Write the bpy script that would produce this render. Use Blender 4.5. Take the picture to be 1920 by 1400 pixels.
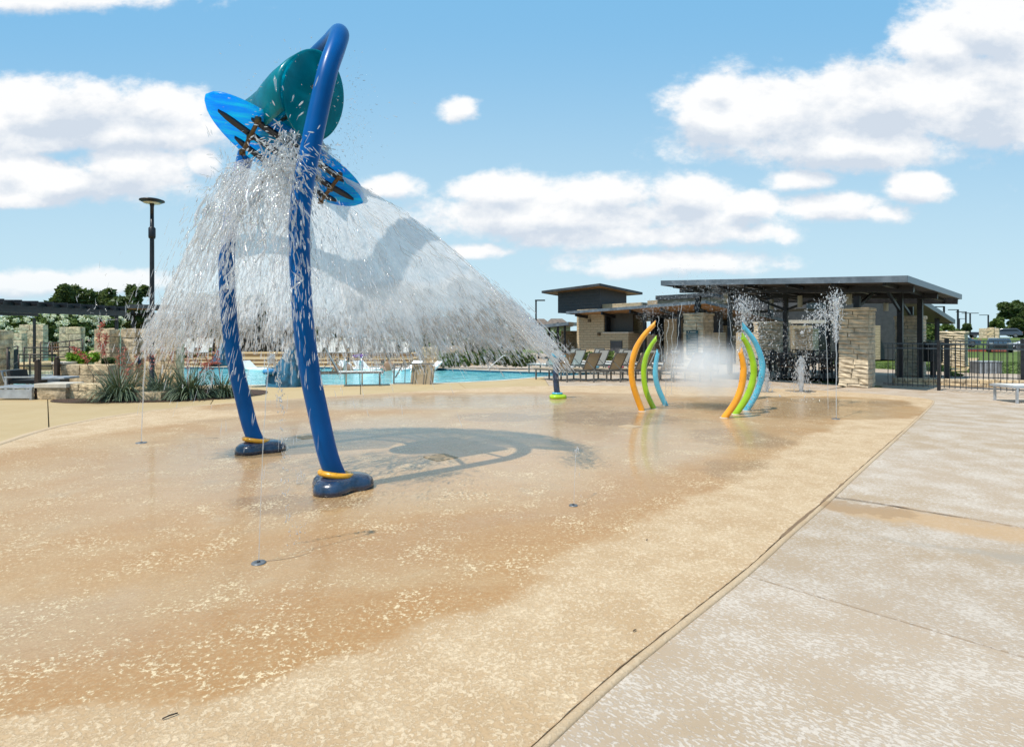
import bpy, math, random
import numpy as np
from mathutils import Vector, Matrix, noise
random.seed(7); rng = np.random.default_rng(7)
sc = bpy.context.scene
for o in list(bpy.data.objects): bpy.data.objects.remove(o)
COL = sc.collection
# ---------------------------------------------------------------- camera
EYE = 1.45; FOC = 1066.0; HZ = 632.0
cam = bpy.data.cameras.new('camera'); cam.sensor_width = 36; cam.lens = 36*FOC/1920
cam.shift_y = -(700-HZ)/1920; cam.clip_end = 4000; cam.clip_start = .05
camo = bpy.data.objects.new('camera', cam); COL.objects.link(camo)
camo.location = (0, 0, EYE); camo.rotation_euler = (math.pi/2, 0, 0); sc.camera = camo
def G(px, py, z=0.0):
    Y = FOC*(EYE-z)/(py-HZ); return Vector(((px-960)/FOC*Y, Y, z))
def D(px, py, Y): return Vector(((px-960)/FOC*Y, Y, EYE+(HZ-py)/FOC*Y))
# ---------------------------------------------------------------- sun and sky
SUN = Vector((-.37, -.31, .88)).normalized()
sl = bpy.data.lights.new('sun', 'SUN'); sl.energy = 4.0; sl.angle = math.radians(.5); sl.color = (1, .95, .87)
so = bpy.data.objects.new('sun', sl); COL.objects.link(so); so.rotation_euler = SUN.to_track_quat('Z', 'Y').to_euler(); so.location = (-6, -3, 20)
w = bpy.data.worlds.new('World'); sc.world = w; w.use_nodes = True
class NT:
    def __init__(s, nt): s.nt = nt; nt.nodes.clear()
    def n(s, t, ins=None, out=None, **kw):
        nd = s.nt.nodes.new(t)
        for k, v in kw.items(): setattr(nd, k, v)
        if ins:
            for k, v in ins.items():
                if v is None: continue
                if isinstance(v, bpy.types.NodeSocket): s.nt.links.new(v, nd.inputs[k])
                else: nd.inputs[k].default_value = v
        return nd
    def m(s, op, a, b=None, c=None, clamp=False):
        return s.n('ShaderNodeMath', {0: a, 1: b, 2: c}, operation=op, use_clamp=clamp).outputs[0]
    def v(s, op, a, b=None):
        nd = s.n('ShaderNodeVectorMath', {0: a, 1: b}, operation=op)
        return nd.outputs[1] if op in ('LENGTH', 'DOT_PRODUCT', 'DISTANCE') else nd.outputs[0]
    def noise(s, vec, scale, detail=3, rough=.5, dist=0, out=0, lac=2):
        return s.n('ShaderNodeTexNoise', {'Vector': vec, 'Scale': scale, 'Detail': detail, 'Roughness': rough, 'Distortion': dist, 'Lacunarity': lac}).outputs[out]
    def ss(s, x, a, b, lo=0., hi=1.):
        nd = s.n('ShaderNodeMapRange', {'Value': x, 'From Min': a, 'From Max': b, 'To Min': lo, 'To Max': hi}, interpolation_type='SMOOTHSTEP'); return nd.outputs[0]
    def mix(s, f, a, b):
        nd = s.n('ShaderNodeMix', data_type='RGBA')
        for i, x in ((0, f), (6, a), (7, b)):
            if isinstance(x, bpy.types.NodeSocket): s.nt.links.new(x, nd.inputs[i])
            elif i: nd.inputs[i].default_value = (*x, 1) if len(x) == 3 else x
            else: nd.inputs[i].default_value = x
        return nd.outputs[2]
    def shmix(s, f, a, b):
        nd = s.n('ShaderNodeMixShader', {0: f}); s.nt.links.new(a, nd.inputs[1]); s.nt.links.new(b, nd.inputs[2]); return nd.outputs[0]
def make_sky():
    t = NT(w.node_tree)
    sky = t.n('ShaderNodeTexSky', sky_type='NISHITA'); sky.sun_disc = False
    sky.sun_elevation = math.asin(SUN.z); sky.sun_rotation = math.atan2(SUN.x, SUN.y); sky.altitude = 200; sky.dust_density = .6; sky.ozone_density = 1.6; sky.air_density = 1.0
    co = t.n('ShaderNodeTexCoord').outputs['Generated']
    sp = t.n('ShaderNodeSeparateXYZ', {0: co})
    y = t.m('MAXIMUM', sp.outputs[1], .06)
    u = t.m('DIVIDE', sp.outputs[0], y); v_ = t.m('DIVIDE', sp.outputs[2], y)
    p = t.n('ShaderNodeCombineXYZ', {0: u, 1: v_, 2: 0.}).outputs[0]
    pw = t.n('ShaderNodeCombineXYZ', {0: u, 1: t.m('MULTIPLY', v_, 1.5), 2: 0.}).outputs[0]
    # cloud masses, x y rx ry amount
    C = [(-40,225,130,62,1),(70,218,130,60,1),(178,208,70,56,1),(300,205,100,52,1),(250,245,210,42,1),(60,262,150,26,.8),
         (20,318,70,46,.9),(250,318,105,54,1),(120,345,190,36,.8),(380,300,30,28,.8),(40,372,120,20,.7),
         (862,203,38,24,.8),(945,358,110,40,1),(1100,372,160,42,1),(1290,368,90,40,1),(1060,405,330,46,1),(1395,385,60,24,.9),(730,352,62,22,.8),(1180,440,260,28,.75),
         (1270,492,190,26,.75),(1180,505,100,14,.6),(895,472,55,16,.75),(1345,232,72,52,1.05),(1355,170,55,34,.95),(1480,205,190,92,1.15),(1640,195,190,98,1.2),(1850,190,210,110,1.2),
         (1600,275,290,42,1),(1860,50,130,80,1.1),(1770,95,90,60,1),(1505,337,56,20,.7),(1727,350,60,30,.85),(1560,388,90,28,.85),(1650,400,60,14,.5),
         (60,532,120,20,.6),(230,528,110,18,.55),(90,0,260,24,.6),(2200,330,240,90,1),(-400,120,260,70,1),(2250,20,300,120,1),(-500,420,260,50,1)]
    def field(p):
        cur = None
        for (x, yy, rx, ry, a) in C:
            c = ((x-960)/FOC, (HZ-yy)/FOC, 0); s_ = (FOC/rx, FOC/ry, 0)
            l = t.v('LENGTH', t.v('MULTIPLY', t.v('SUBTRACT', p, c), s_))
            d = t.m('MULTIPLY_ADD', l, -a, a)
            cur = d if cur is None else t.m('SMOOTH_MAX', cur, d, .12)
        return cur
    cur = field(p); above = field(t.v('ADD', p, (0, .028, 0)))
    n1 = t.noise(pw, 5.0, 12, .60, .1)
    n2 = t.noise(pw, 17, 6, .6)
    n0 = t.noise(pw, 1.9, 6, .6, .4)
    dens = t.m('ADD', cur, t.m('MULTIPLY_ADD', n1, 1.9, -.74))
    dens = t.m('ADD', dens, t.m('MULTIPLY_ADD', n2, .75, -.37)); dens = t.m('ADD', dens, t.m('MULTIPLY_ADD', n0, .65, -.29)); dens = t.m('ADD', dens, t.m('MULTIPLY_ADD', t.noise(pw, 42, 5, .6), .42, -.21))
    # elsewhere round the sky: the same kind of broken cumulus
    n3 = t.noise(t.v('MULTIPLY', co, (1, 1, 2.2)), 3.2, 8, .55)
    back = t.m('MULTIPLY', t.m('SUBTRACT', n3, .56), 6)
    fr = t.ss(sp.outputs[1], .12, .42)
    dens = t.m('ADD', t.m('MULTIPLY', dens, fr), t.m('MULTIPLY', back, t.m('SUBTRACT', 1., fr)))
    mask = t.m('POWER', t.ss(dens, -.08, .50), 1.2)
    up = t.v('ADD', pw, (-.012, .03, 0))
    rel = t.m('SUBTRACT', n1, t.noise(up, 5.5, 9, .6, .15))
    rel2 = t.m('SUBTRACT', n2, t.noise(t.v('ADD', pw, (-.004, .012, 0)), 17, 6, .6))
    # flat grey undersides: what a little higher up would still be cloud
    curu = None
    sh = t.m('ADD', t.m('MULTIPLY', rel, 3.2), t.m('MULTIPLY', rel2, 1.2))
    sh = t.m('ADD', sh, t.m('MULTIPLY', t.m('SUBTRACT', cur, above), 1.3)); sh = t.m('ADD', sh, t.ss(dens, .1, 1.5, .72, .42), clamp=True)
    ccol = t.mix(sh, (.54, .60, .68), (.83, .83, .83))
    skc = t.n('ShaderNodeHueSaturation', {'Saturation': 1.0, 'Value': .125, 'Color': sky.outputs[0]}).outputs[0]
    skc = t.mix(t.ss(v_, 0., .7, .96, .96), skc, t.mix(t.ss(v_, 0., .62), (.485, .66, .745), (.185, .43, .68)))
    col = t.mix(t.m('MULTIPLY', mask, t.ss(v_, .0, .16, .55, .97)), skc, ccol)
    bg = t.n('ShaderNodeBackground', {'Color': col, 'Strength': 1.0})
    out = t.n('ShaderNodeOutputWorld', {'Surface': bg.outputs[0]})
make_sky()
w.cycles.sampling_method = 'MANUAL'; w.cycles.sample_map_resolution = 512
vs = sc.view_settings; vs.view_transform = 'Standard'; vs.look = 'None'; vs.exposure = .29; vs.gamma = 1; vs.use_curve_mapping = False
cy = sc.cycles; cy.use_denoising = True; cy.max_bounces = 8; cy.transparent_max_bounces = 24; cy.diffuse_bounces = 3; cy.glossy_bounces = 3; cy.transmission_bounces = 5
cy.volume_bounces = 3; cy.volume_step_rate = .8; cy.sample_clamp_indirect = 6; cy.caustics_reflective = False; cy.caustics_refractive = False
# ---------------------------------------------------------------- helpers
def tag(o, label=None, cat=None, group=None, kind=None):
    if label: o['label'] = label
    if cat: o['category'] = cat
    if group: o['group'] = group
    if kind: o['kind'] = kind
    return o
def thing(name, label, cat, loc=(0, 0, 0), rz=0., group=None):
    o = bpy.data.objects.new(name, None); COL.objects.link(o); o.location = loc; o.rotation_euler = (0, 0, rz); o.empty_display_size = .1
    return tag(o, label, cat, group)
def copy_tree(o, parent=None):
    c = o.copy(); COL.objects.link(c); c.parent = parent
    for ch in CH.get(o, ()):
        x = copy_tree(ch, c); CH.setdefault(c, []).append(x)
    return c
CH = {}
def inst(name, me, parent, mat4):
    o = bpy.data.objects.new(name, me); COL.objects.link(o)
    o.parent = parent; o.matrix_local = mat4
    if parent is not None: CH.setdefault(parent, []).append(o)
    return o
def npmesh(name, V, F, smooth=False):
    """V (n,3), F (m,k) arrays with one face size"""
    me = bpy.data.meshes.new(name); V = np.asarray(V, np.float32); F = np.asarray(F, np.int32)
    me.vertices.add(len(V)); me.vertices.foreach_set('co', V.ravel())
    k = F.shape[1]; me.loops.add(F.size); me.loops.foreach_set('vertex_index', F.ravel())
    me.polygons.add(len(F)); me.polygons.foreach_set('loop_start', np.arange(0, F.size, k, dtype=np.int32))
    me.update(calc_edges=True); me.validate()
    if smooth: me.polygons.foreach_set('use_smooth', np.ones(len(me.polygons), bool))
    return me
class MB:
    def __init__(s): s.V = []; s.F = []; s.S = []
    def add(s, V, F, smooth=False):
        b = len(s.V); s.V += [tuple(v) for v in V]; s.F += [tuple(b+i for i in f) for f in F]; s.S += [smooth]*len(F); return s
    def box(s, c, d, R=None, bev=0):
        x, y, z = (k/2 for k in d)
        V = [Vector((sx*x, sy*y, sz*z)) for sz in (-1, 1) for sy in (-1, 1) for sx in (-1, 1)]
        if R is not None: V = [R @ v for v in V]
        V = [v+Vector(c) for v in V]
        return s.add(V, [(0,2,3,1),(4,5,7,6),(0,1,5,4),(2,6,7,3),(0,4,6,2),(1,3,7,5)])
    def bar(s, a, b, wd, ht, up=(0, 0, 1)):
        a = Vector(a); b = Vector(b); d = (b-a); L = d.length; d.normalize(); sd = d.cross(Vector(up))
        if sd.length < 1e-4: sd = d.cross(Vector((1, 0, 0)))
        sd.normalize(); u = sd.cross(d)
        R = Matrix((d, sd, u)).transposed()
        return s.box((a+b)/2, (L, wd, ht), R)
    def tube(s, P, r, n=10, cap=True, flat=1.0, smooth=True):
        P = [Vector(p) for p in P]; m = len(P); rr = r if isinstance(r, (list, tuple)) else [r]*m
        T = [(P[min(i+1, m-1)]-P[max(i-1, 0)]).normalized() for i in range(m)]
        nrm = T[0].orthogonal().normalized(); V = []
        for i in range(m):
            nrm = (nrm - T[i]*nrm.dot(T[i])).normalized(); bi = T[i].cross(nrm)
            for k in range(n):
                a = 2*math.pi*k/n; V.append(P[i]+(nrm*math.cos(a)+bi*math.sin(a)*flat)*rr[i])
        F = [(i*n+k, i*n+(k+1) % n, (i+1)*n+(k+1) % n, (i+1)*n+k) for i in range(m-1) for k in range(n)]
        s.add(V, F, smooth)
        if cap: s.F += [tuple(len(s.V)-m*n+k for k in reversed(range(n))), tuple(len(s.V)-n+k for k in range(n))]; s.S += [False, False]
        return s
    def prism(s, poly, z0, z1):
        n = len(poly); V = [(x, y, z0) for x, y in poly]+[(x, y, z1) for x, y in poly]
        return s.add(V, [tuple(reversed(range(n))), tuple(range(n, 2*n))]+[(i, (i+1) % n, n+(i+1) % n, n+i) for i in range(n)])
    def lathe(s, prof, n=20, c=(0, 0, 0), R=None, sx=1, sy=1, f=None):
        V = []
        for (r, z) in prof:
            for k in range(n):
                a = 2*math.pi*k/n; q = r*(f(a) if f else 1)
                v = Vector((q*math.cos(a)*sx, q*math.sin(a)*sy, z))
                if R is not None: v = R @ v
                V.append(v+Vector(c))
        m = len(prof)
        s.add(V, [(i*n+k, i*n+(k+1) % n, (i+1)*n+(k+1) % n, (i+1)*n+k) for i in range(m-1) for k in range(n)], True)
        b = len(s.V)-m*n
        s.F += [tuple(b+k for k in reversed(range(n))), tuple(b+(m-1)*n+k for k in range(n))]; s.S += [False, False]
        return s
    def mesh(s, name):
        me = bpy.data.meshes.new(name); me.from_pydata(s.V, [], s.F); me.update()
        me.polygons.foreach_set('use_smooth', s.S); return me
    def build(s, name, mat, parent=None, loc=(0, 0, 0), rz=0., bevel=0):
        me = s.mesh(name); me.materials.append(mat)
        o = bpy.data.objects.new(name, me); COL.objects.link(o); o.location = loc; o.rotation_euler = (0, 0, rz)
        if parent is not None: o.parent = parent; CH.setdefault(parent, []).append(o)
        if bevel: b = o.modifiers.new('bevel', 'BEVEL'); b.width = bevel; b.segments = 2; b.limit_method = 'ANGLE'
        return o
def smooth_curve(P, n=6, closed=False):
    P = [Vector(p) for p in P]; m = len(P); out = []
    for i in range(m if closed else m-1):
        g = (lambda k: P[k % m]) if closed else (lambda k: P[max(0, min(m-1, k))])
        a, b, c, d = g(i-1), g(i), g(i+1), g(i+2)
        for j in range(n):
            t = j/n; out.append(.5*((2*b)+(c-a)*t+(2*a-5*b+4*c-d)*t*t+(3*b-a-3*c+d)*t**3))
    if not closed: out.append(P[-1])
    return out
# ---------------------------------------------------------------- materials
def newmat(name): m = bpy.data.materials.new(name); m.use_nodes = True; return m, NT(m.node_tree)
def fin(t, sh, vol=False): t.n('ShaderNodeOutputMaterial', {('Volume' if vol else 'Surface'): sh})
def pm(name, col, rough=.6, metal=0., var=.12, scale=6., bump=.0, bscale=30., spec=.5, coat=0., dirt=0., rnd=0.):
    m, t = newmat(name); co = t.n('ShaderNodeTexCoord').outputs['Object']
    g = t.n('ShaderNodeNewGeometry').outputs['Position']
    f = t.noise(g, scale, 5, .6)
    dk = tuple(c*(1-var*1.6) for c in col); lt = tuple(min(1, c*(1+var)) for c in col)
    c = t.mix(t.ss(f, .3, .7), dk, lt)
    if rnd:
        r = t.n('ShaderNodeObjectInfo').outputs['Random']
        c = t.n('ShaderNodeHueSaturation', {'Value': t.m('MULTIPLY_ADD', r, rnd, 1-rnd/2), 'Saturation': t.m('MULTIPLY_ADD', r, rnd*.8, 1-rnd*.4), 'Color': c}).outputs[0]
    if dirt: c = t.mix(t.m('MULTIPLY', t.ss(t.noise(g, scale*3.3, 6, .7), .5, .72), dirt), c, (.28, .24, .18))
    b = t.n('ShaderNodeBsdfPrincipled', {'Base Color': c, 'Roughness': t.ss(f, .2, .8, rough*.85, min(1, rough*1.15)), 'Metallic': metal, 'Specular IOR Level': spec, 'Coat Weight': coat, 'Coat Roughness': .08})
    if bump:
        bn = t.n('ShaderNodeBump', {'Strength': 1., 'Distance': bump, 'Height': t.noise(g, bscale, 5, .65)}); t.nt.links.new(bn.outputs[0], b.inputs['Normal'])
    fin(t, b.outputs[0]); return m
M = {}
M['dark_metal'] = pm('dark_metal', (.022, .022, .025), .42, .3, .2)
M['black_metal'] = pm('black_metal', (.018, .018, .02), .4, .2, .2)
M['grey_metal'] = pm('grey_metal', (.20, .21, .22), .42, .5, .15)
M['fascia'] = pm('fascia', (.17, .195, .22), .38, .4, .2, 3)
M['roof_dark'] = pm('roof_dark', (.055, .058, .062), .5, .2, .25, 3)
M['siding'] = pm('siding', (.06, .06, .062), .6, 0, .15, 4)
M['soffit'] = pm('soffit', (.34, .19, .085), .55, 0, .3, 5)
M['soffit_dark'] = pm('soffit_dark', (.045, .038, .032), .6, 0, .3, 5)
M['steel'] = pm('steel', (.62, .62, .6), .22, .9, .1)
M['white'] = pm('white_plastic', (.78, .78, .76), .5, 0, .05)
M['sling_white'] = pm('sling_white', (.74, .73, .69), .75, 0, .06, 3)
M['sling_beige'] = pm('sling_beige', (.42, .34, .24), .75, 0, .1, 3)
def sling(name, col):
    m, t = newmat(name); g = t.n('ShaderNodeNewGeometry').outputs['Position']; c = t.mix(t.ss(t.noise(g, 60, 3, .6), .3, .7, 0, .5), col, tuple(k*.85 for k in col))
    d = t.n('ShaderNodeBsdfDiffuse', {'Color': c}); tl = t.n('ShaderNodeBsdfTranslucent', {'Color': c}); fin(t, t.shmix(.42, d.outputs[0], tl.outputs[0])); return m
M['sling_white'] = sling('sling_white_mesh', (.86, .85, .81)); M['sling_beige'] = sling('sling_beige_mesh', (.56, .45, .31))
M['frame_grey'] = pm('frame_grey', (.17, .16, .145), .45, .4, .15)
M['frame_light'] = pm('frame_light', (.46, .48, .5), .4, .4, .12)
M['limestone'] = pm('limestone', (.60, .465, .30), .9, 0, .3, 7, .022, 16, .2, 0, .12, .22)
M['limestone_pale'] = pm('limestone_pale', (.60, .49, .345), .9, 0, .2, 5, .014, 20, .2, 0, .08, .16)
M['mortar'] = pm('mortar', (.30, .25, .18), .95, 0, .15, 8)
M['cap'] = pm('cap_stone', (.56, .50, .41), .8, 0, .1, 6, .004)
M['blue_paint'] = None
M['navy'] = pm('navy_rubber', (.012, .032, .075), .22, 0, .3, 9, 0, 30, .6, .5, .10)
M['yellow'] = pm('yellow_plastic', (.72, .34, .01), .35, 0, .12, 9, 0, 30, .5, .2, .15)
M['orange'] = pm('orange_paint', (.82, .33, .008), .22, 0, .08, 5, 0, 30, .5, .5, .06)
M['green'] = pm('green_paint', (.30, .52, .008), .22, 0, .08, 5, 0, 30, .5, .5, .06)
M['cyan'] = pm('cyan_paint', (.09, .42, .58), .22, 0, .08, 5, 0, 30, .5, .5, .06)
M['lime'] = pm('lime_plastic', (.36, .56, .01), .3, 0, .1, 9)
M['bronze'] = pm('bronze_pipe', (.14, .09, .045), .45, .6, .3, 12)
M['wood'] = pm('wood', (.20, .105, .05), .7, 0, .3, 8)
M['mulch'] = pm('mulch', (.085, .045, .025), .95, 0, .5, 30, .03, 40)
M['rubber'] = pm('rubber', (.02, .02, .02), .8, 0, .1)
M['glass_dark'] = pm('dark_glass', (.015, .018, .02), .08, 0, .1)
M['bark'] = pm('bark', (.09, .065, .045), .9, 0, .3, 12, .02, 25)
M['shingle'] = pm('shingle', (.17, .13, .10), .9, 0, .25, 2, .02, 8)
M['pendant'] = pm('pendant', (.42, .41, .33), .6, 0, .06)
M['tan_wall'] = pm('tan_wall', (.40, .30, .19), .9, 0, .15, 3)
M['fence_wood'] = pm('fence_wood', (.17, .125, .085), .85, 0, .3, 4)
def leafmat(name, a, b, tr=.25):
    m, t = newmat(name); r = t.n('ShaderNodeNewGeometry')
    g = r.outputs['Random Per Island']
    f = t.m('ADD', t.m('MULTIPLY', g, .6), t.m('MULTIPLY', t.noise(r.outputs['Position'], .9, 3), .4))
    c = t.mix(t.ss(f, .15, .85), a, b)
    d = t.n('ShaderNodeBsdfPrincipled', {'Base Color': c, 'Roughness': .55, 'Specular IOR Level': .35})
    tl = t.n('ShaderNodeBsdfTranslucent', {'Color': t.mix(.5, c, (b[0]*1.5, b[1]*1.5, b[2]*.8))})
    fin(t, t.shmix(tr, d.outputs[0], tl.outputs[0])); return m
M['leaf_oak'] = leafmat('leaf_oak', (.05, .075, .024), (.14, .19, .065))
M['leaf_mid'] = leafmat('leaf_mid', (.07, .105, .028), (.18, .25, .07))
M['leaf_bright'] = leafmat('leaf_bright', (.09, .19, .01), (.22, .38, .03))
M['leaf_yucca'] = leafmat('leaf_yucca', (.05, .075, .045), (.14, .18, .10), .1)
M['petal_white'] = leafmat('petal_white', (.55, .58, .42), (.85, .86, .72), .2)
M['petal_red'] = leafmat('petal_red', (.34, .07, .055), (.58, .20, .15), .2)
M['petal_purple'] = leafmat('petal_purple', (.16, .08, .38), (.38, .24, .65), .2)
M['petal_yellow'] = leafmat('petal_yellow', (.5, .5, .02), (.75, .7, .05), .2)
# grass
m, t = newmat('grass'); g = t.n('ShaderNodeNewGeometry').outputs['Position']
c = t.mix(t.ss(t.noise(g, .35, 6, .6), .3, .7), (.085, .13, .025), (.16, .21, .045)); c = t.mix(t.ss(t.noise(g, 9, 4, .7), .35, .7), c, (.055, .09, .018))
b = t.n('ShaderNodeBsdfPrincipled', {'Base Color': c, 'Roughness': .85, 'Specular IOR Level': .15}); fin(t, b.outputs[0]); M['grass'] = m
def speckle(t, p, c):
    return c
def paving_mat(name, pale, mid, dark, streak, fine, dirx=None, veins=.5, stain=False):
    """trowelled concrete: pale flat islands over darker tan, joints of colour between"""
    m, t = newmat(name); g = t.n('ShaderNodeNewGeometry').outputs['Position']
    p = g
    if dirx is not None:
        p = t.v('MULTIPLY', t.n('ShaderNodeVectorRotate', {'Vector': g, 'Angle': dirx}, rotation_type='Z_AXIS').outputs[0], (1, streak, 1))
    n1 = t.noise(p, fine, 6, .62, .35); big = t.noise(g, .55, 4, .55); mid_n = t.noise(g, 2.3, 5, .6)
    isl = t.ss(t.m('ADD', n1, t.m('MULTIPLY', t.m('SUBTRACT', mid_n, .5), .45)), .50, .565)
    base = t.mix(t.ss(big, .35, .65), mid, dark)
    base = t.mix(t.ss(mid_n, .35, .7, 0, .5), base, tuple((a+b)/2 for a, b in zip(mid, pale)))
    c = t.mix(t.m('MULTIPLY', isl, veins), base, pale)
    sp = t.noise(g, 240, 2, .6); c = t.mix(t.ss(sp, .58, .72, 0, .35), c, tuple(k*.5 for k in dark))
    c = t.mix(t.ss(t.noise(p, fine*2.3, 5, .7), .35, .7, 0, .35), c, tuple(k*.75 for k in mid))
    if stain:
        wq = t.v('ADD', g, t.v('MULTIPLY', t.v('SUBTRACT', t.noise(g, 2.2, 5, .65, 0, 1), (.5, .5, .5)), (.7, .7, 0)))
        def bl(cx, cy, rx, ry, a):
            q = t.n('ShaderNodeVectorRotate', {'Vector': t.v('SUBTRACT', wq, (cx, cy, 0)), 'Angle': -a}, rotation_type='Z_AXIS').outputs[0]
            return t.m('SUBTRACT', 1., t.v('LENGTH', t.v('MULTIPLY', q, (1/rx, 1/ry, 0))))
        s1 = bl(2.83, 4.88, .62, .17, -.55); s2 = bl(3.5, 4.35, 1.6, .28, -.62); s3 = bl(3.6, 3.55, 1.4, .12, -.55)
        c = t.mix(t.ss(s2, -.1, .7, 0, .7), c, (.50, .31, .15)); c = t.mix(t.ss(s3, -.2, .8, 0, .55), c, (.33, .29, .24)); c = t.mix(t.ss(s1, .02, .18, 0, .6), c, (.32, .20, .105))
    c = t.n('ShaderNodeHueSaturation', {'Value': t.m('MULTIPLY_ADD', t.n('ShaderNodeObjectInfo').outputs['Random'], .12, .94), 'Color': c}).outputs[0]
    h = t.m('ADD', t.m('MULTIPLY', isl, .6), t.m('MULTIPLY', sp, .35))
    bn = t.n('ShaderNodeBump', {'Strength': .6, 'Distance': .004, 'Height': h})
    b = t.n('ShaderNodeBsdfPrincipled', {'Base Color': c, 'Roughness': .72, 'Normal': bn.outputs[0], 'Specular IOR Level': .3})
    fin(t, b.outputs[0]); return m
M['deck_grey'] = paving_mat('deck_grey', (.60, .52, .44), (.42, .315, .22), (.39, .28, .175), 2.2, 34, .76, .78, True)
M['deck_tan'] = paving_mat('deck_tan', (.54, .40, .225), (.50, .365, .19), (.46, .325, .16), 1., 45, 0, .4)
M['kerb'] = paving_mat('kerb', (.60, .46, .31), (.50, .36, .22), (.45, .31, .18), 1., 40, 0, .4, True)
# wet pad
def pad_mat():
    m, t = newmat('wet_concrete'); g = t.n('ShaderNodeNewGeometry').outputs['Position']
    warp = t.v('ADD', g, t.v('MULTIPLY', t.v('SUBTRACT', t.noise(g, .9, 5, .6, 0, 1), (.5, .5, .5)), (1.1, 1.1, 0)))
    def blob(c, r, ang=0.):
        q = t.v('SUBTRACT', warp, (c[0], c[1], 0))
        q = t.n('ShaderNodeVectorRotate', {'Vector': q, 'Angle': -ang}, rotation_type='Z_AXIS').outputs[0]
        return t.m('SUBTRACT', 1., t.v('LENGTH', t.v('MULTIPLY', q, (1/r[0], 1/r[1], 0))))
    # where water stands: the feature field, the trail in front, the far jets
    B = [((-1.6, 7.2), (5.2, 4.6), 0), ((1.2, 9.5), (4.2, 4.2), 0), ((2.3, 6.6), (2.1, 2.6), 0), ((-.7, 3.7), (2.6, 1.15), .45), ((-2.0, 3.0), (1.8, .8), .3), ((5.2, 11.6), (3.4, 2.6), 0), ((-1, 12.8), (6, 2.2), .1), ((7.2, 12.9), (1.8, 1.1), 0)]
    wet = None
    for c, r, a in B:
        x = blob(c, r, a); wet = x if wet is None else t.m('SMOOTH_MAX', wet, x, .15)
    ks = t.n('ShaderNodeSeparateXYZ', {0: warp}); kd = t.m('SUBTRACT', t.m('MULTIPLY', t.m('SUBTRACT', ks.outputs[0], .4), .75), t.m('MULTIPLY', t.m('SUBTRACT', ks.outputs[1], 2.4), .661))
    far = t.ss(ks.outputs[1], 9.5, 12., 0., 2.)
    wet = t.m('MINIMUM', wet, t.m('ADD', t.m('MULTIPLY_ADD', kd, -.55, -.42), far))
    wetm = t.ss(wet, .0, .13)
    deep = t.ss(wet, .15, .62)
    n1 = t.noise(g, 46, 7, .68, .5); n1b = t.noise(g, 95, 5, .7, .3); mid_n = t.noise(g, 2.6, 5, .6); big = t.noise(g, .7, 4, .55, .4); n4 = t.noise(g, 7, 5, .65)
    v = t.m('ADD', n1, t.m('MULTIPLY', t.m('SUBTRACT', mid_n, .5), .35))
    dry_i = t.ss(v, .44, .56); wet_i = t.ss(t.m('ADD', v, t.m('MULTIPLY', t.noise(g, 1.3, 4, .6), .16)), .655, .70)
    pale = (.70, .54, .36); tan = (.53, .36, .19); rust = (.40, .205, .072)
    dry = t.mix(t.m('MULTIPLY', dry_i, .85), t.mix(t.ss(mid_n, .35, .65), (.46, .31, .175), (.53, .375, .225)), t.mix(t.ss(n4, .4, .65), pale, (.60, .44, .275)))
    # rust colour gathers in the shallow belt round the standing water
    belt = t.m('MULTIPLY', t.ss(wet, -.12, .12), t.ss(wet, .55, .2))
    wcol = t.mix(t.ss(big, .3, .7), (.48, .325, .175), (.44, .26, .115))
    wcol = t.mix(t.m('MULTIPLY', belt, t.ss(t.m('ADD', big, t.m('MULTIPLY', mid_n, .3)), .42, .82)), wcol, rust)
    wcol = t.mix(t.ss(t.noise(g, 1.5, 5, .65, .6), .56, .74, 0, .65), wcol, (.37, .29, .19))
    wcol = t.mix(t.ss(t.noise(g, 1.9, 5, .65, .3), .58, .72, 0, .5), wcol, (.54, .43, .28))
    rb = None
    for c_, r_, a_ in (((-.75, 2.9), (1.5, .55), .35), ((1.3, 5.1), (1.3, .75), .5), ((2.6, 6.1), (.9, .9), 0), ((-1.6, 2.4), (1.0, .4), .2), ((-.4, 4.2), (1.3, .5), .2)):
        x = blob(c_, r_, a_); rb = x if rb is None else t.m('MAXIMUM', rb, x)
    wcol = t.mix(t.m('MULTIPLY', t.ss(rb, -.2, .4), t.ss(n4, .25, .6, .55, .95)), wcol, (.39, .20, .072))
    db = None
    for c_, r_, a_ in (((2.75, 6.2), (.75, .7), 0), ((3.3, 8.2), (.8, .9), 0), ((8.0, 12.3), (1.5, .7), 0), ((-6.1, 10.4), (1.6, 1.0), 0), ((-.2, 10.3), (1.0, .7), 0), ((1.8, 10.2), (1.4, 1.0), 0), ((-1.9, 5.0), (.7, .35), 0)):
        x = blob(c_, r_, a_); db = x if db is None else t.m('MAXIMUM', db, x)
    wcol = t.mix(t.ss(db, .0, .3, 0, .75), wcol, (.23, .135, .065))
    wcol = t.mix(t.ss(n1b, .36, .66, 0, .62), t.mix(t.ss(n1, .42, .6, 0, .38), wcol, (.58, .42, .24)), (.335, .195, .085))
    wcol = t.mix(wet_i, wcol, (.70, .54, .33))
    stain = t.ss(t.noise(t.n('ShaderNodeMapping', {'Vector': g, 'Scale': (.5, 1.6, 1)}).outputs[0], 6, 6, .7), .45, .75, 0, .35)
    wcol = t.mix(stain, wcol, (.34, .19, .08))
    dry = t.mix(t.ss(n1b, .42, .62, .0, .42), dry, (.42, .265, .125))
    vein = t.ss(t.m('ABSOLUTE', t.m('SUBTRACT', n1, .5)), .0, .018, .55, 0); dry = t.mix(vein, dry, (.30, .18, .085))
    c = t.mix(wetm, dry, wcol)
    c = t.mix(t.ss(t.noise(g, 210, 2, .6), .6, .75, 0, .3), c, (.2, .13, .07))
    rough = t.m('MULTIPLY_ADD', wetm, -.30, .72)
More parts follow.
